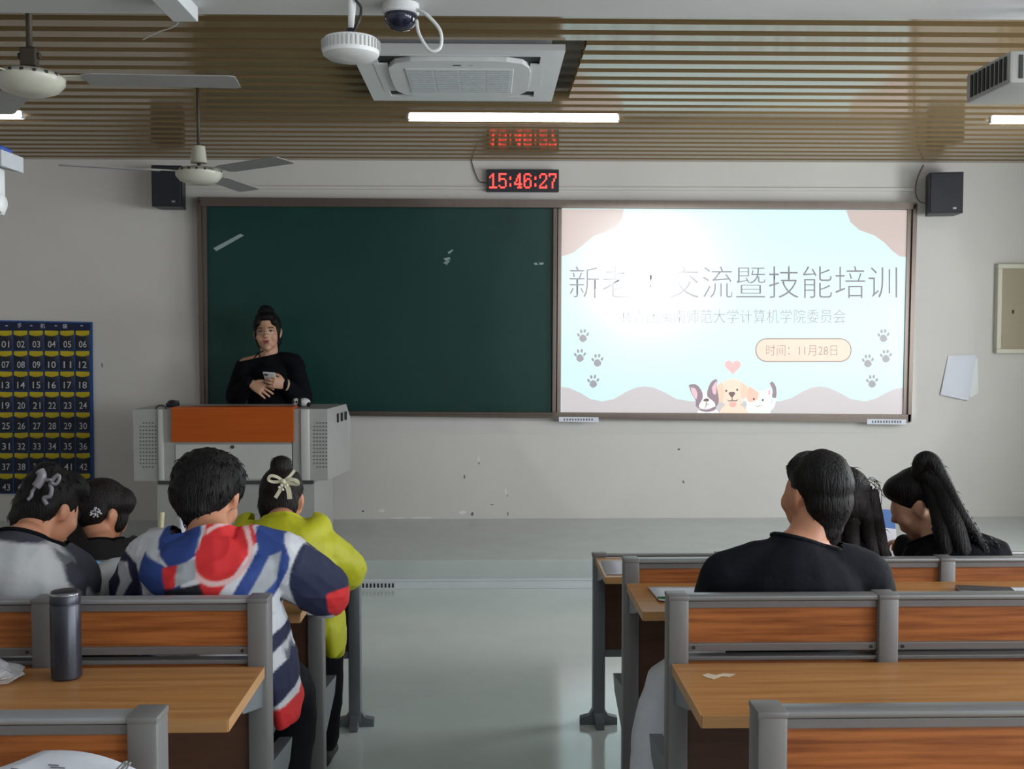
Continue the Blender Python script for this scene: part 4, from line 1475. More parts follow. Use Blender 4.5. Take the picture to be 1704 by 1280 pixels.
def seated(label, J, base, skin='skin', voxel=.008, hs=1.0, yaw=0, pitch=0, roll=0, fat=1.0, top_m=None, top_extra=.014, sleeve=1.0, trousers='trousers_dark',
           top_amp=.004, hem=0.0, paint=None, top_voxel=.009, hands=True, collar=None, legs=True):
    """J: C head centre, N neck base, S=(left,right) shoulders, E elbows, W wrists, P pelvis, K knees, A ankles"""
    p = Person(label, base)
    Hm = frame(yaw, pitch, roll)
    C, N = Vector(J['C']), Vector(J['N'])

    def shape(ex, to_wrist, with_head, with_legs):
        mb = MB()
        tp = torso_pts(J['P'], N)
        limb(mb, tp, [((a + ex) * fat if k < 6 else a + ex, (b + ex) * fat if k < 6 else b + ex) for k, (a, b) in enumerate(TORSO)])
        for k in (0, 1):
            S, El, W = (Vector(J[q][k]) for q in ('S', 'E', 'W'))
            nb = N + Vector((0, .0, -.035))
            limb(mb, [nb, nb.lerp(S, .5) + Vector((0, -.01, .012)), S], [.055 + ex * .7, .058 + ex, .060 + ex])
            if to_wrist >= 1.0:
                limb(mb, [S, El, W], [.058 + ex, .046 + ex * 1.2, .031 + ex * 1.1])
            else:
                limb(mb, [S, S.lerp(El, to_wrist)], [.058 + ex, .052 + ex * 1.3])
        if with_head:
            head_shape(mb, C, Hm, hs)
            limb(mb, [N + Vector((0, .0, -.03)), N.lerp(C + Hm @ Vector((0, -.025, -.06)) * hs, .6), C + Hm @ Vector((0, -.02, -.03)) * hs], [.062, .055 * hs, .056 * hs])
        if with_legs:
            for k in (0, 1):
                hip = Vector(J['P']) + Vector(((-.085, .085)[k], .01, .0))
                limb(mb, [hip, J['K'][k], J['A'][k]], [.080 + ex, .056 + ex, .040 + ex])
        return mb
    body = remesh(shape(0, 1.0, True, legs), voxel, 5)
    pieces = [body]
    if hands:
        for k in (0, 1):
            W, El = Vector(J['W'][k]), Vector(J['E'][k])
            fw = (W - El).normalized()
            fw = Vector((fw.x * .5 + (.3, -.3)[k] * .4, fw.y + .5, fw.z * .3))
            pieces.append(hand_mesh(W + fw.normalized() * .012, fw, (0, 0, 1), 28, .95, (1, -1)[k]))
    p.part('body', join_meshes(pieces).mesh('body'), skin)
    # top
    mb = shape(top_extra, sleeve, False, False)
    if collar: collar(mb)
    top = remesh(mb, top_voxel, 5)
    if hem:
        pass
    wrinkle(top, top_amp, 7.0, (1.0, 1.0, 1.6), seed=len(label) * 1.7)
    p.Hm, p.C, p.N, p.J, p.hs = Hm, C, N, J, hs
    if paint:
        ca = top.color_attributes.new('print', 'FLOAT_COLOR', 'POINT')
        data = []
        for v in top.vertices:
            h_ = top_voxel * .5
            cs = [paint(v.co + Vector(q) * h_, v.normal) for q in ((0, 0, 0), (.8, 0, .4), (-.8, 0, -.4), (.4, 0, -.8), (-.4, 0, .8))]
            data += [sum(c[i] for c in cs) / 5 for i in range(3)] + [1.0]
        ca.data.foreach_set('color', data)
    p.top = p.part('top', top, top_m)
    # cut the garment open at the neck
    bm = bmesh.new()
    bm.from_mesh(p.top.data)
    nn = (C - N).normalized()
    nn = (nn + Vector((0, 0, .6))).normalized()
    cut = N + nn * J.get('cut', .012) - p.b
    near = [f for f in bm.faces if (f.calc_center_median() - cut).length < .105]
    gs = set()
    for f in near:
        gs.update(f.verts); gs.update(f.edges); gs.add(f)
    bmesh.ops.bisect_plane(bm, geom=list(gs), plane_co=cut, plane_no=nn, clear_outer=True)
    bm.to_mesh(p.top.data)
    bm.free()
    if not collar:
        u_ = Vector((1, 0, 0)); u_ = (u_ - nn * u_.dot(nn)).normalized(); v_ = nn.cross(u_)
        cc = cut + p.b
        pts_ = []
        tree = BVHTree.FromObject(p.top, bpy.context.evaluated_depsgraph_get()) if False else None
        edge = [v.co + p.b for v in p.top.data.vertices if abs((v.co - cut).dot(nn)) < .0005 and (v.co - cut).length < .12]
        if len(edge) > 12:
            ctr = sum(edge, Vector()) / len(edge)
            edge.sort(key=lambda q: math.atan2((q - ctr).dot(v_), (q - ctr).dot(u_)))
            k_ = max(1, len(edge) // 40)
            pts_ = edge[::k_]
            m_ = MB(); m_.tube(pts_ + [pts_[0]], .006, 6, False)
            p.part('collar', m_.mesh('collar'), top_m if not paint else 'knit_black', p.top)
    if legs:
        mb = MB()
        limb(mb, [Vector(J['P']) + Vector((0, 0, .12)), Vector(J['P'])], [(.155 * fat, .118 * fat), (.160 * fat, .125 * fat)])
        for k in (0, 1):
            hip = Vector(J['P']) + Vector(((-.085, .085)[k], .01, .0))
            limb(mb, [hip, J['K'][k], Vector(J['K'][k]).lerp(Vector(J['A'][k]), .95)], [.096, .074, .062])
        tr = remesh(mb, .011, 5)
        wrinkle(tr, .005, 8, (1, 1, 1), 3.3)
        p.part('trousers', tr, trousers)
        for k in (0, 1):
            A = Vector(J['A'][k])
            sm = MB()
            sm.tube([A + Vector((0, -.05, -.045)), A + Vector((0, .02, -.035)), A + Vector((0, .10, -.055)), A + Vector((0, .17, -.062))], [(.035, .035), (.042, .045), (.045, .03), (.028, .02)], 12, True, (1, 0, 0))
            p.part('shoe', remesh(sm, .008, 4), 'shoe')
    return p


def hair_base(p, ells, voxel=.0065, smooth=4, amp=.003, freq=18, extra=None):
    mb = MB()
    for c, r in ells:
        mb.ell(p.C + p.Hm @ (Vector(c) * p.hs), [q * p.hs for q in r], p.Hm, 22, 16)
    if extra: extra(mb)
    me = remesh(mb, voxel, smooth)
    wrinkle(me, amp, freq, (1, 1, .5), 2.2)
    return me


def add_hair(p, me, m='hair', n=300, length=.03, rad=.0022, flow=None, seed=1, out=.3):
    C, up = p.C, p.Hm @ Vector((0, 0, 1))
    crown = p.C + p.Hm @ (Vector((0, -.03, .12)) * p.hs)
    fl = flow or (lambda c, nn: (c - crown) + Vector((0, 0, -.06)))
    tf = tufts(me, n, length, rad, fl, seed, out=out)
    jm = join_meshes([me])
    jm.add(tf.v, tf.f)
    return p.part('hair', jm.mesh('hair'), m)


def strand_bundle(pts, r0, r1, n, wob, seed, mb=None):
    """a hank of hair: a tapered core and wavy strands round it"""
    rr = random.Random(seed)
    mb = mb or MB()
    c = smooth_curve(pts, 8)
    m = len(c)
    mb.tube(c, [r0 + (r1 - r0) * k / (m - 1) for k in range(m)], 12)
    for _ in range(n):
        a = rr.uniform(0, 2 * PI)
        q = rr.uniform(.5, 1.05)
        ph = rr.uniform(0, 6)
        st = []
        L = rr.uniform(.75, 1.0)
        for k in range(int(m * L)):
            r = (r0 + (r1 - r0) * k / (m - 1)) * q
            an = a + .25 * math.sin(k * .35 + ph)
            st.append(c[k] + Vector((math.cos(an) * r, math.sin(an) * r * .7, math.sin(an) * r * .6)) + Vector((rr.uniform(-wob, wob), rr.uniform(-wob, wob), 0)) * (k / m))
        if len(st) > 3:
            mb.tube(st, [.0032] * (len(st) - 1) + [.0006], 4, False)
    return mb


M['shoe'] = mat('dark_shoe', rgb(50, 50, 54), 0.6, var=0.1)
M['trousers_dark'] = mat('black_trousers', rgb(16, 17, 21), 0.85, spec=0.2, var=0.15, nscale=12, bump=0.2, bscale=90)
M['trousers_grey'] = mat('light_grey_trousers', rgb(214, 217, 226), 0.85, var=0.06, nscale=8, bump=0.25, bscale=40)
M['tee_black'] = mat('black_cotton', rgb(17, 19, 27), 0.85, spec=0.2, var=0.12, nscale=10, bump=0.2, bscale=70)
M['knit_black'] = mat('black_knit', rgb(10, 11, 16), 0.9, spec=0.15, var=0.15, nscale=12, bump=0.3, bscale=120)
M['lime'] = mat('lime_yellow_shell', rgb(178, 178, 20), 0.6, var=0.07, nscale=7, bump=0.35, bscale=24)
M['print'] = attr_mat('printed_fleece')
M['raglan'] = attr_mat('two_tone_jersey', 0.9)

# ---- the man in the black T-shirt, right of the aisle
seat_z3 = FS + .43
J = dict(C=at(1357, 822, 2.82), N=at(1324, 916, 2.76), S=(at(1207, 962, 2.76), at(1437, 960, 2.76)), E=(at(1187, 1025, 2.88), at(1458, 1025, 2.88)),
         W=((.70, 3.06, DESK[2] + .085), (.98, 3.07, DESK[2] + .085)), P=(.80, 2.76, seat_z3 + .15), K=((.545, 3.10, .585), (.86, 3.14, .60)), A=((.445, 2.93, .20), (.86, 3.02, .20)), cut=.026)
man = seated('man in a black T-shirt and light grey trousers sitting by the aisle', J, (.80, 2.75, FS), hs=.98, yaw=22, pitch=-4, top_m='tee_black', sleeve=.62, trousers='trousers_grey', fat=1.0)
hb = hair_base(man, [((0, -.022, .042), (.081, .092, .086)), ((0, -.060, -.010), (.070, .052, .070)), ((0, -.062, -.055), (.052, .036, .036)), ((0, .018, .060), (.070, .074, .056)),
                     ((-.062, -.022, .045), (.020, .05, .04)), ((.058, -.03, .01), (.022, .04, .045)), ((0, -.066, -.085), (.044, .026, .03))])
add_hair(man, hb, 'hair', 700, .016, .0018, seed=4, out=.22)

# ---- the boy in the printed hoodie
NAVY, WHITE, RED, BLUE, DARK, GREYW = (lin(24), lin(30), lin(62)), (lin(196), lin(198), lin(204)), (lin(200), lin(36), lin(40)), (lin(30), lin(58), lin(124)), (lin(14), lin(16), lin(30)), (lin(150), lin(154), lin(160))
PALE = (lin(214), lin(176), lin(176))


def in_poly(x, y, poly):
    c = False
    j = len(poly) - 1
    for i in range(len(poly)):
        if (poly[i][1] > y) != (poly[j][1] > y) and x < (poly[j][0] - poly[i][0]) * (y - poly[i][1]) / (poly[j][1] - poly[i][1] + 1e-9) + poly[i][0]:
            c = not c
        j = i
    return c


# design of the cloth on the back panel, in centimetres across (x) and up (z) from the neck
SHAPES = [
    (WHITE, [(-70, 30), (70, 30), (70, -90), (-70, -90)]),
    (NAVY, [(-30, -9), (-24, -5), (-17, -9), (-15, -16), (-14, -26), (-30, -26)]),
    (WHITE, [(-26, -9), (-22, -8), (-20, -13), (-25, -20), (-28, -22), (-24, -14)]),
    (WHITE, [(-21, -22), (-18.5, -18), (-16, -26), (-22, -26)]),
    (BLUE, [(-12, 6), (-2, 6), (-1, -5), (-6, -9), (-12, -4)]),
    (BLUE, [(-16, -5), (-10, -7), (-5, -9), (-1, -16), (-8, -17), (-17, -11)]),
    (RED, [(-9, -8), (-5, -7), (-5, -12), (-7.5, -13)]),
    (GREYW, [(-5, -7), (-.5, -5.5), (.0, -10), (-5, -12)]),
    (DARK, [(-8, -13), (2, -11), (6, -17), (1, -19), (-7, -18)]),
    (RED, [(0, 6), (7, 6), (13.5, -2), (4, -17), (0.5, -10), (-1, -5)]),
    (BLUE, [(12, 2), (19, -1), (22, -8), (17, -17), (12, -21), (9, -14), (13.5, -4)]),
    (GREYW, [(16, -6), (19, -5), (18, -12), (13, -18), (11, -17), (14, -11)]),
    (WHITE, [(22, -2), (26, -6), (25, -14), (21, -10)]),
    (NAVY, [(24, -4), (34, -12), (38, -26), (22, -26), (21, -14), (22, -9)]),
    (RED, [(30, -19), (38, -17), (39, -27), (31, -28)]),
    (WHITE, [(36, -16), (40, -17), (40, -22), (37, -21)]),
    (BLUE, [(6, -20), (11, -17), (10, -25), (5, -26)]),
    (NAVY, [(14, -28), (22, -24), (24, -40), (16, -46)]),
    (WHITE, [(15, -33), (20, -29), (21, -33), (17, -36)]),
    (RED, [(12, -46), (24, -44), (24, -74), (12, -74)]),
    (NAVY, [(-20, -32), (-5, -30), (-8, -46), (-20, -44)]),
    (BLUE, [(-2, -34), (8, -30), (6, -44)]),
]


def boy_print(co, n):
    x, z = (co.x - PRN.x) * 100, (co.z - PRN.z) * 100
    w = noise.noise(co * 9.0) * .9
    x += w; z += noise.noise(co * 9.0 + Vector((4, 4, 4))) * .9
    col = WHITE
    if n.y > .35:        # chest side: the same blotches at random
        q = noise.noise(co * 7 + Vector((3, 1, 2)))
        return NAVY if q > .18 else (RED if q < -.38 else (BLUE if q < -.15 else WHITE))
    for c, poly in SHAPES:
        if in_poly(x, z, poly): col = c
    # pale ring inside the red field
    d = math.hypot((x - 5.0), (z + 4.5))
    if 6.3 < d < 7.4 and x > 0: col = PALE
    return col


boyN = at(354, 903, 2.80)
PRN = at(352, 880, 2.80)
PB_ = (-.735, 2.78, seat_z3 + .15)
J = dict(C=at(348, 824, 2.93), N=boyN, S=(at(258, 938, 2.82), at(470, 936, 2.82)), E=(at(232, 985, 2.92), at(540, 985, 2.93)),
         W=((-.86, 3.12, DESK[2] + .10), (-.66, 3.13, DESK[2] + .10)), P=PB_, K=((-.88, 3.12, .60), (-.585, 3.10, .565)), A=((-.86, 3.00, .20), (-.60, 2.98, .20)), cut=.02)


def hood(mb):
    N = boyN
    mb.tube(smooth_curve([N + Vector((-.15, .05, -.025)), N + Vector((-.13, -.055, -.060)), N + Vector((-.05, -.105, -.098)), N + Vector((.05, -.105, -.098)), N + Vector((.13, -.055, -.060)), N + Vector((.15, .05, -.025))], 5),
            [.034, .04, .044, .046, .048, .05, .052, .054, .055, .056, .057, .058, .058, .058, .057, .056, .055, .054, .052, .05, .048, .046, .044, .042, .038, .034], 14)
    mb.ell(N + Vector((0, -.115, -.13)), (.115, .035, .085), None)
    for k in (0, 1):
        limb(mb, [J['S'][k], J['E'][k], J['W'][k]], [.083, .072, .050])
    limb(mb, [Vector((-.600, 2.78, .90)), Vector((-.562, 2.79, .76)), Vector((-.535, 2.80, .620))], [(.05, .12), (.042, .13), (.032, .12)])
    limb(mb, [Vector(PB_) + Vector((0, 0, .025)), Vector(PB_) + Vector((0, 0, .12))], [(.205, .15), (.19, .14)])


boy = seated('boy with thick black hair in a navy, white and red printed hoodie', J, (-.735, 2.75, FS), hs=1.02, yaw=-6, pitch=24, top_m='print', top_extra=.022, top_amp=.007, collar=hood, paint=boy_print, top_voxel=.0046)
hb = hair_base(boy, [((0, -.020, .036), (.098, .108, .086)), ((0, -.066, .000), (.086, .060, .085)), ((0, -.078, -.050), (.056, .034, .044)), ((0, .03, .070), (.084, .072, .046)), ((0, -.072, -.078), (.040, .024, .034)),
                     ((-.072, -.02, .035), (.026, .055, .042)), ((.072, -.02, .035), (.026, .055, .042))], amp=.004, freq=22)
add_hair(boy, hb, 'hair', 900, .026, .0022, seed=9, out=.22)

# ---- the girl in the lime hoodie
gN = at(468, 872, 3.68)
J2 = dict(C=at(470, 830, 3.79), N=gN, S=(at(424, 915, 3.68), at(530, 915, 3.68)), E=(at(398, 960, 3.80), at(574, 950, 3.80)),
          W=((-.80, 4.02, DESK[1] + .085), (-.66, 4.03, DESK[1] + .085)), P=(-.705, 3.62, .605), K=((-.80, 3.98, .52), (-.62, 3.98, .52)), A=((-.80, 3.9, .10), (-.62, 3.9, .10)), cut=.01)


def hood2(mb):
    N = gN
    mb.tube(smooth_curve([N + Vector((-.12, .05, -.01)), N + Vector((-.11, -.05, -.03)), N + Vector((-.04, -.09, -.05)), N + Vector((.04, -.09, -.05)), N + Vector((.11, -.05, -.03)), N + Vector((.12, .05, -.01))], 5), .050, 14)
    mb.ell(N + Vector((0, -.10, -.11)), (.10, .03, .08), None)
    limb(mb, [J2['S'][1], J2['E'][1], J2['W'][1]], [.082, .080, .050])
    limb(mb, [J2['S'][0], J2['E'][0], J2['W'][0]], [.078, .072, .050])
    limb(mb, [Vector((-.585, 3.64, .84)), Vector((-.555, 3.66, .70)), Vector((-.535, 3.67, .53))], [(.05, .12), (.042, .12), (.034, .11)])
    limb(mb, [Vector(J2['P']) + Vector((0, 0, .0)), Vector(J2['P']) + Vector((0, 0, .16))], [(.175, .15), (.17, .135)])


girl = seated('girl in a lime yellow hooded jacket with a cream bow in her hair', J2, (-.705, 3.62, 0), hs=.93, yaw=-4, pitch=12, top_m='lime', top_extra=.02, top_amp=.007, collar=hood2, top_voxel=.008)
hb = hair_base(girl, [((0, -.020, .035), (.084, .098, .090)), ((0, -.060, -.02), (.080, .050, .085)), ((0, -.06, -.075), (.066, .036, .045)), ((0, -.040, .125), (.042, .042, .040))], amp=.002)
add_hair(girl, hb, 'hair_brown', 250, .03, .0016, seed=5, out=.12)
# cream ribbon bow
M['ribbon'] = mat('cream_ribbon', rgb(216, 212, 186), 0.6, var=0.05, nscale=30)
bc = at(472, 801, 3.665)
bow = MB()
s_ = 3.66 / F


def ribbon(mb, pts, w, y):
    P = smooth_curve([(x * s_, y + dy, z * s_) for x, dy, z in pts], 6)
    vs, fs = [], []
    for k, p_ in enumerate(P):
        t = (P[min(k + 1, len(P) - 1)] - P[max(k - 1, 0)]).normalized()
        nrm = Vector((-t.z, 0, t.x)) * (w * s_ / 2)
        for th in (0, .0012):
            vs += [p_ + nrm + Vector((0, th, 0)), p_ - nrm + Vector((0, th, 0))]
    for k in range(len(P) - 1):
        a = 4 * k
        fs += [(a, a + 1, a + 5, a + 4), (a + 2, a + 6, a + 7, a + 3), (a, a + 4, a + 6, a + 2), (a + 1, a + 3, a + 7, a + 5)]
    mb.add(vs, fs)


ribbon(bow, [(0, 0, 0), (-10, -.012, 8), (-20, -.014, 10), (-24, -.01, 3), (-16, -.002, -1), (0, 0, 0)], 5, 0)
ribbon(bow, [(0, 0, 0), (10, -.012, 4), (22, -.014, 2), (25, -.01, -4), (14, -.002, -4), (0, 0, 0)], 6, 0)
ribbon(bow, [(0, 0, 0), (10, .002, 8), (18, .006, 18)], 5, 0)
ribbon(bow, [(-1, -.004, -1), (-5, -.012, -14), (-13, -.012, -27)], 6, 0)
ribbon(bow, [(2, -.004, -1), (9, -.012, -14), (11, -.012, -29)], 8, 0)
bow.ell((0, -.006, 0), (.010, .008, .009), None, 12, 8)
me = bow.mesh('hair_bow')
me.transform(Matrix.Translation(bc))
bo = girl.part('hair_bow', me, 'ribbon', None, 'auto')
M['pearl'] = mat('pearl', rgb(230, 226, 210), 0.2, var=0.02)
for (x, z) in ((-2, -6), (4, -8), (0, -13), (7, -6), (-6, -9)):
    me = MB().ell(bc + Vector((x * s_, -.016, z * s_)), (.0045,) * 3, None, 10, 8).mesh('pearl')
    girl.part('pearl', me, 'pearl', bo)

# ---- woman with a claw clip, dark sleeves and pale back
wN = at(40, 905, 2.80)


def rag(co, n):
    x, z = (co.x - wN.x), (co.z - wN.z)
    q = at(0, 912, 2.75).z - wN.z
    if n.y < .4 and in_poly(x, z, [(-.40, .06), (-.08, .032), (.085, .012), (.132, -.041), (.165, -.124), (.19, -.30), (.2, -.6), (-.40, -.6)]):
        return (lin(176) * (1 + .12 * noise.noise(co * 14)), lin(178), lin(180))
    return (lin(50), lin(52), lin(62))


J3 = dict(C=at(84, 846, 2.93), N=wN, S=(at(-72, 955, 2.80), at(122, 962, 2.85)), E=(at(-95, 990, 2.90), at(132, 988, 2.92)),
          W=((-1.30, 3.12, DESK[2] + .09), (-1.09, 3.13, DESK[2] + .09)), P=(-1.26, 2.76, seat_z3 + .15), K=((-1.36, 3.12, .60), (-1.16, 3.12, .60)), A=((-1.36, 3.0, .20), (-1.16, 3.0, .20)), cut=.006)
wa_ = seated('woman in a dark-sleeved pale-backed top with a claw clip in her hair', J3, (-1.26, 2.72, FS), hs=.86, yaw=-28, pitch=26, top_m='raglan', paint=rag, top_extra=.016, top_amp=.004, top_voxel=.0075)
hb = hair_base(wa_, [((0, -.020, .040), (.086, .098, .090)), ((0, -.060, -.005), (.084, .056, .078)), ((-.012, -.070, -.05), (.066, .036, .040)), ((0, -.055, .095), (.045, .045, .045)), ((.02, .02, .08), (.07, .07, .05))], amp=.003)
add_hair(wa_, hb, 'hair', 300, .03, .0018, seed=6, out=.15)
M['clip'] = mat('grey_pearly_clip', rgb(122, 118, 124), 0.3, var=0.08, nscale=20)
cl = MB()
for pts, r in (([(66, 783), (70, 792), (66, 802), (60, 810)], .012), ([(60, 810), (54, 818), (52, 826), (46, 832)], .0045), ([(98, 790), (90, 796), (84, 806), (86, 815), (83, 826), (73, 829), (78, 840)], .0058), ([(98, 790), (99, 797), (93, 806), (85, 803)], .0045), ([(66, 798), (76, 799), (86, 799)], .005)):
    cl.tube(smooth_curve([at(x, y, 2.835 - .012 * k / len(pts)) for k, (x, y) in enumerate(pts)], 5), r, 8)
wa_.part('claw_clip', cl.mesh('claw_clip'), 'clip')
# phone in her hand
pc_ = at(158, 962, 3.18)
pw = thing('smartphone', 'lit smartphone held up by the woman with the claw clip', 'phone', (pc_.x, 3.16, pc_.z))
pw.rotation_euler = (R(-60), R(10), R(-10))
MB().box(-.036, .036, -.004, .004, -.075, .075, .003).build('body', 'black', pw, 'auto')
MB().box(-.033, .033, -.0046, -.0038, -.071, .071).build('screen', mat('lit_phone_screen', rgb(40, 70, 90), 0.2, emit=rgb(110, 170, 200), estr=.5, var=.02), pw)

# ---- girl in a black vest over grey sleeves
vN = at(168, 912, 3.66)


def vest(co, n):
    return (lin(128), lin(128), lin(134)) if abs(co.x - vN.x + .0) > .155 else (lin(17), lin(15), lin(18))


J4 = dict(C=at(172, 852, 3.76), N=vN, S=(at(108, 935, 3.66), at(215, 925, 3.66)), E=(at(96, 968, 3.80), at(232, 968, 3.80)),
          W=((-1.40, 4.02, DESK[1] + .085), (-1.24, 4.03, DESK[1] + .085)), P=(-1.34, 3.62, .605), K=((-1.44, 3.98, .52), (-1.26, 3.98, .52)), A=((-1.44, 3.9, .10), (-1.26, 3.9, .10)), cut=.01)
vg = seated('girl in a black vest over grey sleeves with a low ponytail', J4, (-1.34, 3.62, 0), hs=.95, yaw=-38, pitch=22, top_m='raglan', paint=vest, top_amp=.004, top_voxel=.009)
pt = [vg.C + vg.Hm @ Vector((0, -.085, -.03)), vg.C + vg.Hm @ Vector((0, -.115, -.07)), vg.N + Vector((-.02, -.085, .0)), vg.N + Vector((-.03, -.10, -.09)), vg.N + Vector((-.035, -.095, -.17))]
hb = hair_base(vg, [((0, -.018, .036), (.084, .098, .090)), ((0, -.055, -.01), (.082, .055, .075)), ((.02, .03, .05), (.070, .066, .06)), ((.060, .045, -.015), (.018, .026, .050))], amp=.002)
sb = strand_bundle(pt, .034, .022, 40, .006, 3)
jm = join_meshes([hb]); jm.add(sb.v, sb.f)
add_hair(vg, jm.mesh('h'), 'hair_brown', 200, .028, .0016, seed=8, out=.14)
M['sparkle'] = mat('silver_beads', rgb(205, 205, 212), 0.25, metal=0.3, var=0.05)
sk = MB()
rr = random.Random(3)
kc = at(158, 853, 3.64)
for _ in range(26):
    a = rr.uniform(0, 2 * PI); q = rr.uniform(.2, 1)
    sk.ell(kc + Vector((math.cos(a) * .020 * q, rr.uniform(-.012, .012), math.sin(a) * .016 * q)), (.0038,) * 3, None, 6, 5)
vg.part('beaded_hair_tie', sk.mesh('beaded_hair_tie'), 'sparkle')

# ---- two girls in black on the far bench, right of the aisle
J5 = dict(C=at(1404, 836, 3.76), N=at(1402, 905, 3.66), S=(at(1350, 928, 3.66), at(1440, 925, 3.66)), E=(at(1350, 960, 3.80), at(1436, 960, 3.80)),
          W=((1.20, 4.02, DESK[1] + .085), (1.31, 4.03, DESK[1] + .085)), P=(1.24, 3.62, .605), K=((1.15, 3.98, .52), (1.33, 3.98, .52)), A=((1.15, 3.9, .10), (1.33, 3.9, .10)), cut=.02)
lh = seated('girl in black with long wavy hair, partly hidden by the man in the black T-shirt', J5, (1.24, 3.62, 0), hs=.97, yaw=16, pitch=18, top_m='knit_black', top_amp=.005, top_voxel=.010)
mbh = MB()
for dx, n_, sd in ((-.05, 22, 1), (0, 26, 2), (.05, 26, 3), (.075, 18, 4)):
    c0 = lh.C + Vector((dx * .9, -.06, .05))
    strand_bundle([c0, lh.C + Vector((dx * 1.15, -.085, -.06)), lh.N + Vector((dx * 1.3, -.095, .02)), lh.N + Vector((dx * 1.4 + .01, -.11, -.08)), lh.N + Vector((dx * 1.3, -.10, -.16))], .034, .020, n_, .012, sd, mbh)
hb = hair_base(lh, [((0, -.020, .040), (.086, .100, .092)), ((0, -.058, -.01), (.084, .056, .08)), ((.02, .02, .08), (.07, .07, .05))], amp=.003)
jm = join_meshes([hb]); jm.add(mbh.v, mbh.f)
rr = random.Random(12)
for _ in range(7):        # loose curls
    a = lh.C + Vector((.075 + rr.uniform(-.01, .02), -.02, .06 + rr.uniform(-.02, .03)))
    jm.tube(smooth_curve([a, a + Vector((.02, 0, .012)), a + Vector((.038, 0, -.004)), a + Vector((.036, 0, -.04 - rr.uniform(0, .03)))], 5), .0011, 4, False)
add_hair(lh, jm.mesh('h'), 'hair_brown', 250, .03, .0016, seed=21, out=.2)

J6 = dict(C=at(1528, 838, 3.74), N=at(1566, 905, 3.62), S=(at(1538, 934, 3.64), at(1632, 934, 3.60)), E=(at(1545, 955, 3.80), at(1650, 955, 3.76)),
          W=((1.62, 4.00, DESK[1] + .10), (1.76, 4.00, DESK[1] + .10)), P=(1.70, 3.60, .605), K=((1.50, 3.98, .52), (1.72, 3.98, .52)), A=((1.50, 3.9, .10), (1.72, 3.9, .10)), cut=.02)
pg_ = seated('girl in black with a long high ponytail bending over her desk', J6, (1.60, 3.60, 0), skin='skin_pale', hs=1.0, yaw=62, pitch=26, top_m='knit_black', top_amp=.005, top_voxel=.010, fat=1.12, top_extra=.022)
hb = hair_base(pg_, [((0, -.022, .040), (.085, .100, .092)), ((0, -.060, .01), (.080, .055, .075)), ((0, .02, .075), (.074, .075, .050)), ((0, -.05, -.05), (.062, .036, .045))], amp=.002)
rt = at(1540, 772, 3.70)
mbh = strand_bundle([at(1532, 800, 3.70), at(1536, 768, 3.68), at(1552, 770, 3.66), at(1572, 805, 3.62), at(1596, 850, 3.53), at(1622, 890, 3.50), at(1642, 925, 3.50)], .036, .016, 70, .012, 31)
strand_bundle([at(1545, 790, 3.68), at(1570, 820, 3.62), at(1585, 865, 3.53), at(1598, 910, 3.50), at(1606, 940, 3.50)], .046, .030, 50, .010, 32, mbh)
strand_bundle([at(1545, 800, 3.68), at(1560, 835, 3.62), at(1568, 880, 3.53), at(1576, 930, 3.50)], .040, .026, 40, .010, 33, mbh)
for k in range(6):
    mbh.tube(smooth_curve([at(1622, 885, 3.5), at(1645, 892 + k, 3.5), at(1655 + k, 905, 3.5), at(1658 + k, 918 + k, 3.5)], 6), .0016, 4, False)
jm = join_meshes([hb]); jm.add(mbh.v, mbh.f)
add_hair(pg_, jm.mesh('h'), 'hair', 200, .028, .0016, seed=22, out=.12)

# ---- the teacher behind the lectern
TY = 7.80
ts = TY / F
tb_ = at(446, 700, TY)
tp = Person('woman in a black off-shoulder top holding a phone behind the lectern', (tb_.x, TY, ZP))
th = 1.17
tC = at(445, 552, TY)
tH = frame(186, 2, 3)
tN = at(449, 592, TY + .015)
tS = (at(410, 607, TY + .01), at(488, 604, TY + .01))      # image left, image right
tE = (at(392, 662, TY + .0), at(503, 664, TY + .0))
tW = (at(414, 637, TY - .17), at(476, 641, TY - .17))
tPel = Vector((tN.x, TY + .02, ZP + .86))


def t_shape(ex, sleeves, head):
    mb = MB()
    pts = torso_pts(tPel, tN)
    pts = [Vector((q.x, 2 * TY + .03 - q.y, q.z)) for q in pts]
    limb(mb, pts, [(.160 + ex, .125 + ex), (.160 + ex, .125 + ex), (.140 + ex, .11 + ex), (.150 + ex, .118 + ex), (.152 + ex, .112 + ex), (.120 + ex, .085 + ex), (.066 + ex, .066 + ex)])
    for k in (0, 1):
        nb = tN + Vector((0, 0, -.03))
        limb(mb, [nb, nb.lerp(tS[k], .5) + Vector((0, 0, .006)), tS[k]], [.052 + ex, .052 + ex, .056 + ex])
        limb(mb, [tS[k], tE[k], tW[k]], [.060 + ex, .050 + ex * 1.3, .030 + ex * 1.1] if head else [.062 + ex, .058 + ex * 1.5, .036 + ex * 1.2])
    if head:
        head_shape(mb, tC, tH, th)
        limb(mb, [tN + Vector((0, 0, -.03)), tN.lerp(tC, .5), tC + tH @ Vector((0, -.01, -.04))], [.070, .062, .066])
        mb.ell(tC + tH @ Vector((0, .03, -.105)), (.055, .05, .03), tH)
        mb.ell(tC + tH @ Vector((0, .036, -.058)), (.074, .066, .066), tH)
    for k in (0, 1):
        hip = tPel + Vector(((.085, -.085)[k], 0, -.02))
        limb(mb, [hip, Vector((hip.x, TY, ZP + .48)), Vector((hip.x, TY + .02, ZP + .07))], [.09 + ex, .065 + ex, .045 + ex] if head else [.09 + ex, .09, .09]) if head else None
    return mb


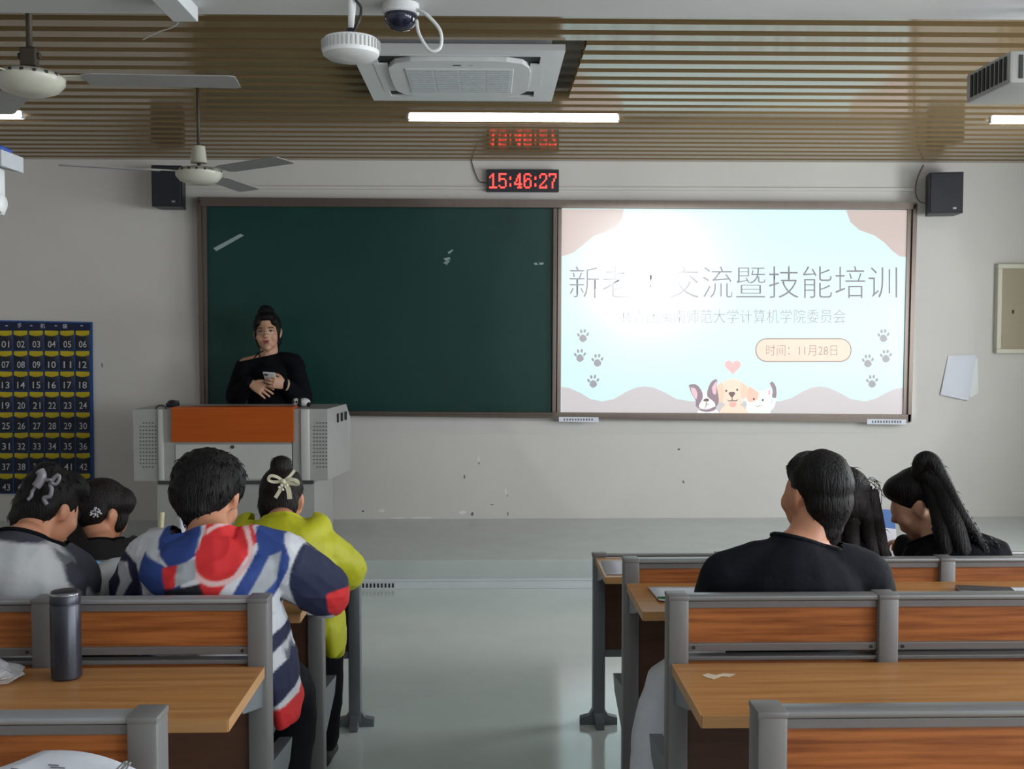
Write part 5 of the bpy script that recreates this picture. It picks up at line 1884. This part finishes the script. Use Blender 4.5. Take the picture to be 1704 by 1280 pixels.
bd = remesh(t_shape(0, 1, True), .0065, 4)
h1 = hand_mesh(at(418, 638, TY - .19), at(450, 655, TY - .24) - at(418, 638, TY - .19), Vector((.15, -1, .35)), 18, 1.12, -1)
h2 = hand_mesh(at(475, 641, TY - .19), at(446, 634, TY - .26) - at(475, 641, TY - .19), Vector((-.1, -1, .1)), 34, 1.05, -1 * -1, 4)
tp.part('body', join_meshes([bd, h1, h2]).mesh('body'), 'skin_pale')
tt = remesh(t_shape(.012, 1, False), .0075, 4)
wrinkle(tt, .004, 7.5, (1, 1, 1.5), 8.1)
bm = bmesh.new(); bm.from_mesh(tt)
# slanting neckline: low on the bare shoulder, high on the covered one
c0, c1 = at(398, 601, TY), at(474, 585, TY)
dv = (c1 - c0).normalized()
nrm = Vector((-dv.z, -.10, dv.x)).normalized()
bmesh.ops.bisect_plane(bm, geom=list(bm.verts) + list(bm.edges) + list(bm.faces), plane_co=(c0 + c1) / 2, plane_no=nrm, clear_outer=True)
bm.to_mesh(tt); bm.free()
# keep the covered shoulder whole
tp.part('off_shoulder_top', tt, 'knit_black')
sh = MB()
limb(sh, [at(474, 598, TY), at(486, 603, TY), at(494, 612, TY)], [.058, .068, .070])
tp.part('shoulder_cover', remesh(sh, .007, 4), 'knit_black')
sk_ = MB()
for k in (0, 1):
    hip = tPel + Vector(((.085, -.085)[k], 0, -.02))
    limb(sk_, [tPel + Vector((0, 0, .06)), hip, Vector((hip.x, TY, ZP + .48)), Vector((hip.x, TY + .02, ZP + .10))], [.13, .115, .085, .075])
tp.part('trousers', remesh(sk_, .012, 4), 'trousers_dark')
for k in (0, 1):
    hip = tPel + Vector(((.085, -.085)[k], 0, 0))
    m_ = MB()
    m_.tube([(hip.x, TY + .06, ZP + .045), (hip.x, TY - .02, ZP + .045), (hip.x, TY - .10, ZP + .03), (hip.x, TY - .17, ZP + .022)], [(.034, .040), (.040, .042), (.042, .026), (.026, .018)], 12, True, (1, 0, 0))
    tp.part('shoe', remesh(m_, .008, 3), 'shoe')
tp.C, tp.Hm, tp.hs, tp.N = tC, tH, th, tN
hb = hair_base(tp, [((0, -.030, .040), (.086, .092, .086)), ((0, -.05, -.03), (.086, .060, .10)), ((.062, .0, .015), (.022, .045, .065)), ((-.062, .0, .015), (.022, .045, .065)), ((0, .020, .092), (.068, .062, .030)),
                    ((0, -.01, .122), (.052, .050, .044)), ((.050, .045, .062), (.022, .03, .030)), ((-.050, .045, .062), (.022, .03, .030))], amp=.003)
add_hair(tp, hb, 'hair', 260, .03, .002, seed=41, out=.2)


def tface(name, mb, m):
    return tp.part(name, mb.mesh(name), m)


def hp_(x, y, z):
    return tC + tH @ (Vector((x, y, z)) * th)


for sx in (-1, 1):
    tface('eye', MB().ell(hp_(sx * .031, .0865, .004), (.0145, .006, .0056), tH, 14, 8), 'eyewhite')
    tface('iris', MB().ell(hp_(sx * .031, .0925, .003), (.0062, .003, .0056), tH, 12, 8), 'eye')
    tface('upper_lid', MB().tube(smooth_curve([hp_(sx * .046, .083, .002), hp_(sx * .040, .0905, .009), hp_(sx * .030, .095, .011), hp_(sx * .018, .091, .005)], 4), .0024, 6), 'eye')
    tface('eyebrow', MB().tube(smooth_curve([hp_(sx * .050, .080, .022), hp_(sx * .040, .088, .028), hp_(sx * .018, .096, .025)], 4), [.0016] + [.003] * 7 + [.0024], 6), 'hair')
    tface('lens_rim', MB().tube([hp_(sx * .033 + .026 * math.cos(a), .104, .002 + .020 * math.sin(a)) for a in [2 * PI * k / 20 for k in range(21)]], .0009, 5), 'wire')
    tface('glasses_arm', MB().tube([hp_(sx * .059, .102, .006), hp_(sx * .078, .02, .004)], .0010, 5), 'wire')
tface('glasses_bridge', MB().tube([hp_(-.008, .105, .004), hp_(0, .110, .007), hp_(.008, .105, .004)], .0010, 5), 'wire')
tface('upper_lip', MB().ell(hp_(0, .0965, -.055), (.026, .008, .0058), tH, 14, 8), 'lip')
tface('lower_lip', MB().ell(hp_(0, .0945, -.065), (.021, .008, .0068), tH, 14, 8), 'lip')
for sx in (-1, 1):
    tface('nostril', MB().ell(hp_(sx * .008, .112, -.034), (.004, .003, .002), tH, 8, 6), 'lip')
# straps, bracelet, phone
for pts in ([(438, 584, -.075), (428, 590, -.10), (421, 599, -.105), (417, 604, -.10)], [(429, 586, -.09), (433, 594, -.11), (436, 602, -.115)], [(463, 576, -.07), (464, 583, -.085), (462, 590, -.10)]):
    m_ = MB()
    m_.tube(smooth_curve([at(x, y, TY + dy) for x, y, dy in pts], 5), .0042, 8)
    tp.part('strap', m_.mesh('strap'), 'knit_black')
bw = at(477, 641, TY - .185)
ax = (at(446, 634, TY - .26) - at(475, 641, TY - .19)).normalized()
u_ = ax.orthogonal().normalized(); v_ = ax.cross(u_)
m_ = MB()
m_.tube([bw + (u_ * math.cos(a) * .038 + v_ * math.sin(a) * .036) for a in [2 * PI * k / 24 for k in range(25)]], .0065, 8)
tp.part('bracelet', m_.mesh('bracelet'), mat('pale_beads', rgb(206, 186, 160), 0.4, var=0.1, nscale=80))
pcn = at(450, 629, TY - .225)
tph = thing('smartphone', 'white smartphone held up by the woman behind the lectern', 'phone', pcn)
tph.rotation_euler = (R(52), R(4), R(-4))
MB().box(-.044, .044, -.005, .005, -.085, .066, .004).build('body', 'white', tph, 'auto')
MB().box(-.038, -.006, -.0075, -.0045, .034, .058, .002).build('camera_bump', 'podium', tph)
for (x, z) in ((-.031, .050), (-.014, .050), (-.022, .040)):
    MB().lathe([(.006, 0), (.006, .003), (.003, .003)], seg=12, mtx=Matrix.Rotation(PI / 2, 3, 'X')).build('lens', 'black', tph, False, (x, -.007, z))
MB().box(-.040, .040, .0046, .0056, -.081, .062).build('screen', 'phone_glass', tph)


# ------------------------------------------------------------------ every Empty goes to the foot of its thing
bpy.context.view_layer.update()


def descend(o):
    for c in o.children:
        yield c
        yield from descend(c)


for o in list(bpy.data.objects):
    if o.type == 'EMPTY' and o.parent is None and Vector(o.location).length < 1e-6:
        lo, hi = Vector((1e9,) * 3), Vector((-1e9,) * 3)
        for c in descend(o):
            if c.type == 'MESH':
                for q in c.bound_box:
                    w_ = c.matrix_world @ Vector(q)
                    for i in range(3):
                        lo[i] = min(lo[i], w_[i]); hi[i] = max(hi[i], w_[i])
        b = Vector(((lo.x + hi.x) / 2, (lo.y + hi.y) / 2, lo.z))
        o.location = b
        for c in o.children:
            c.location = Vector(c.location) - b
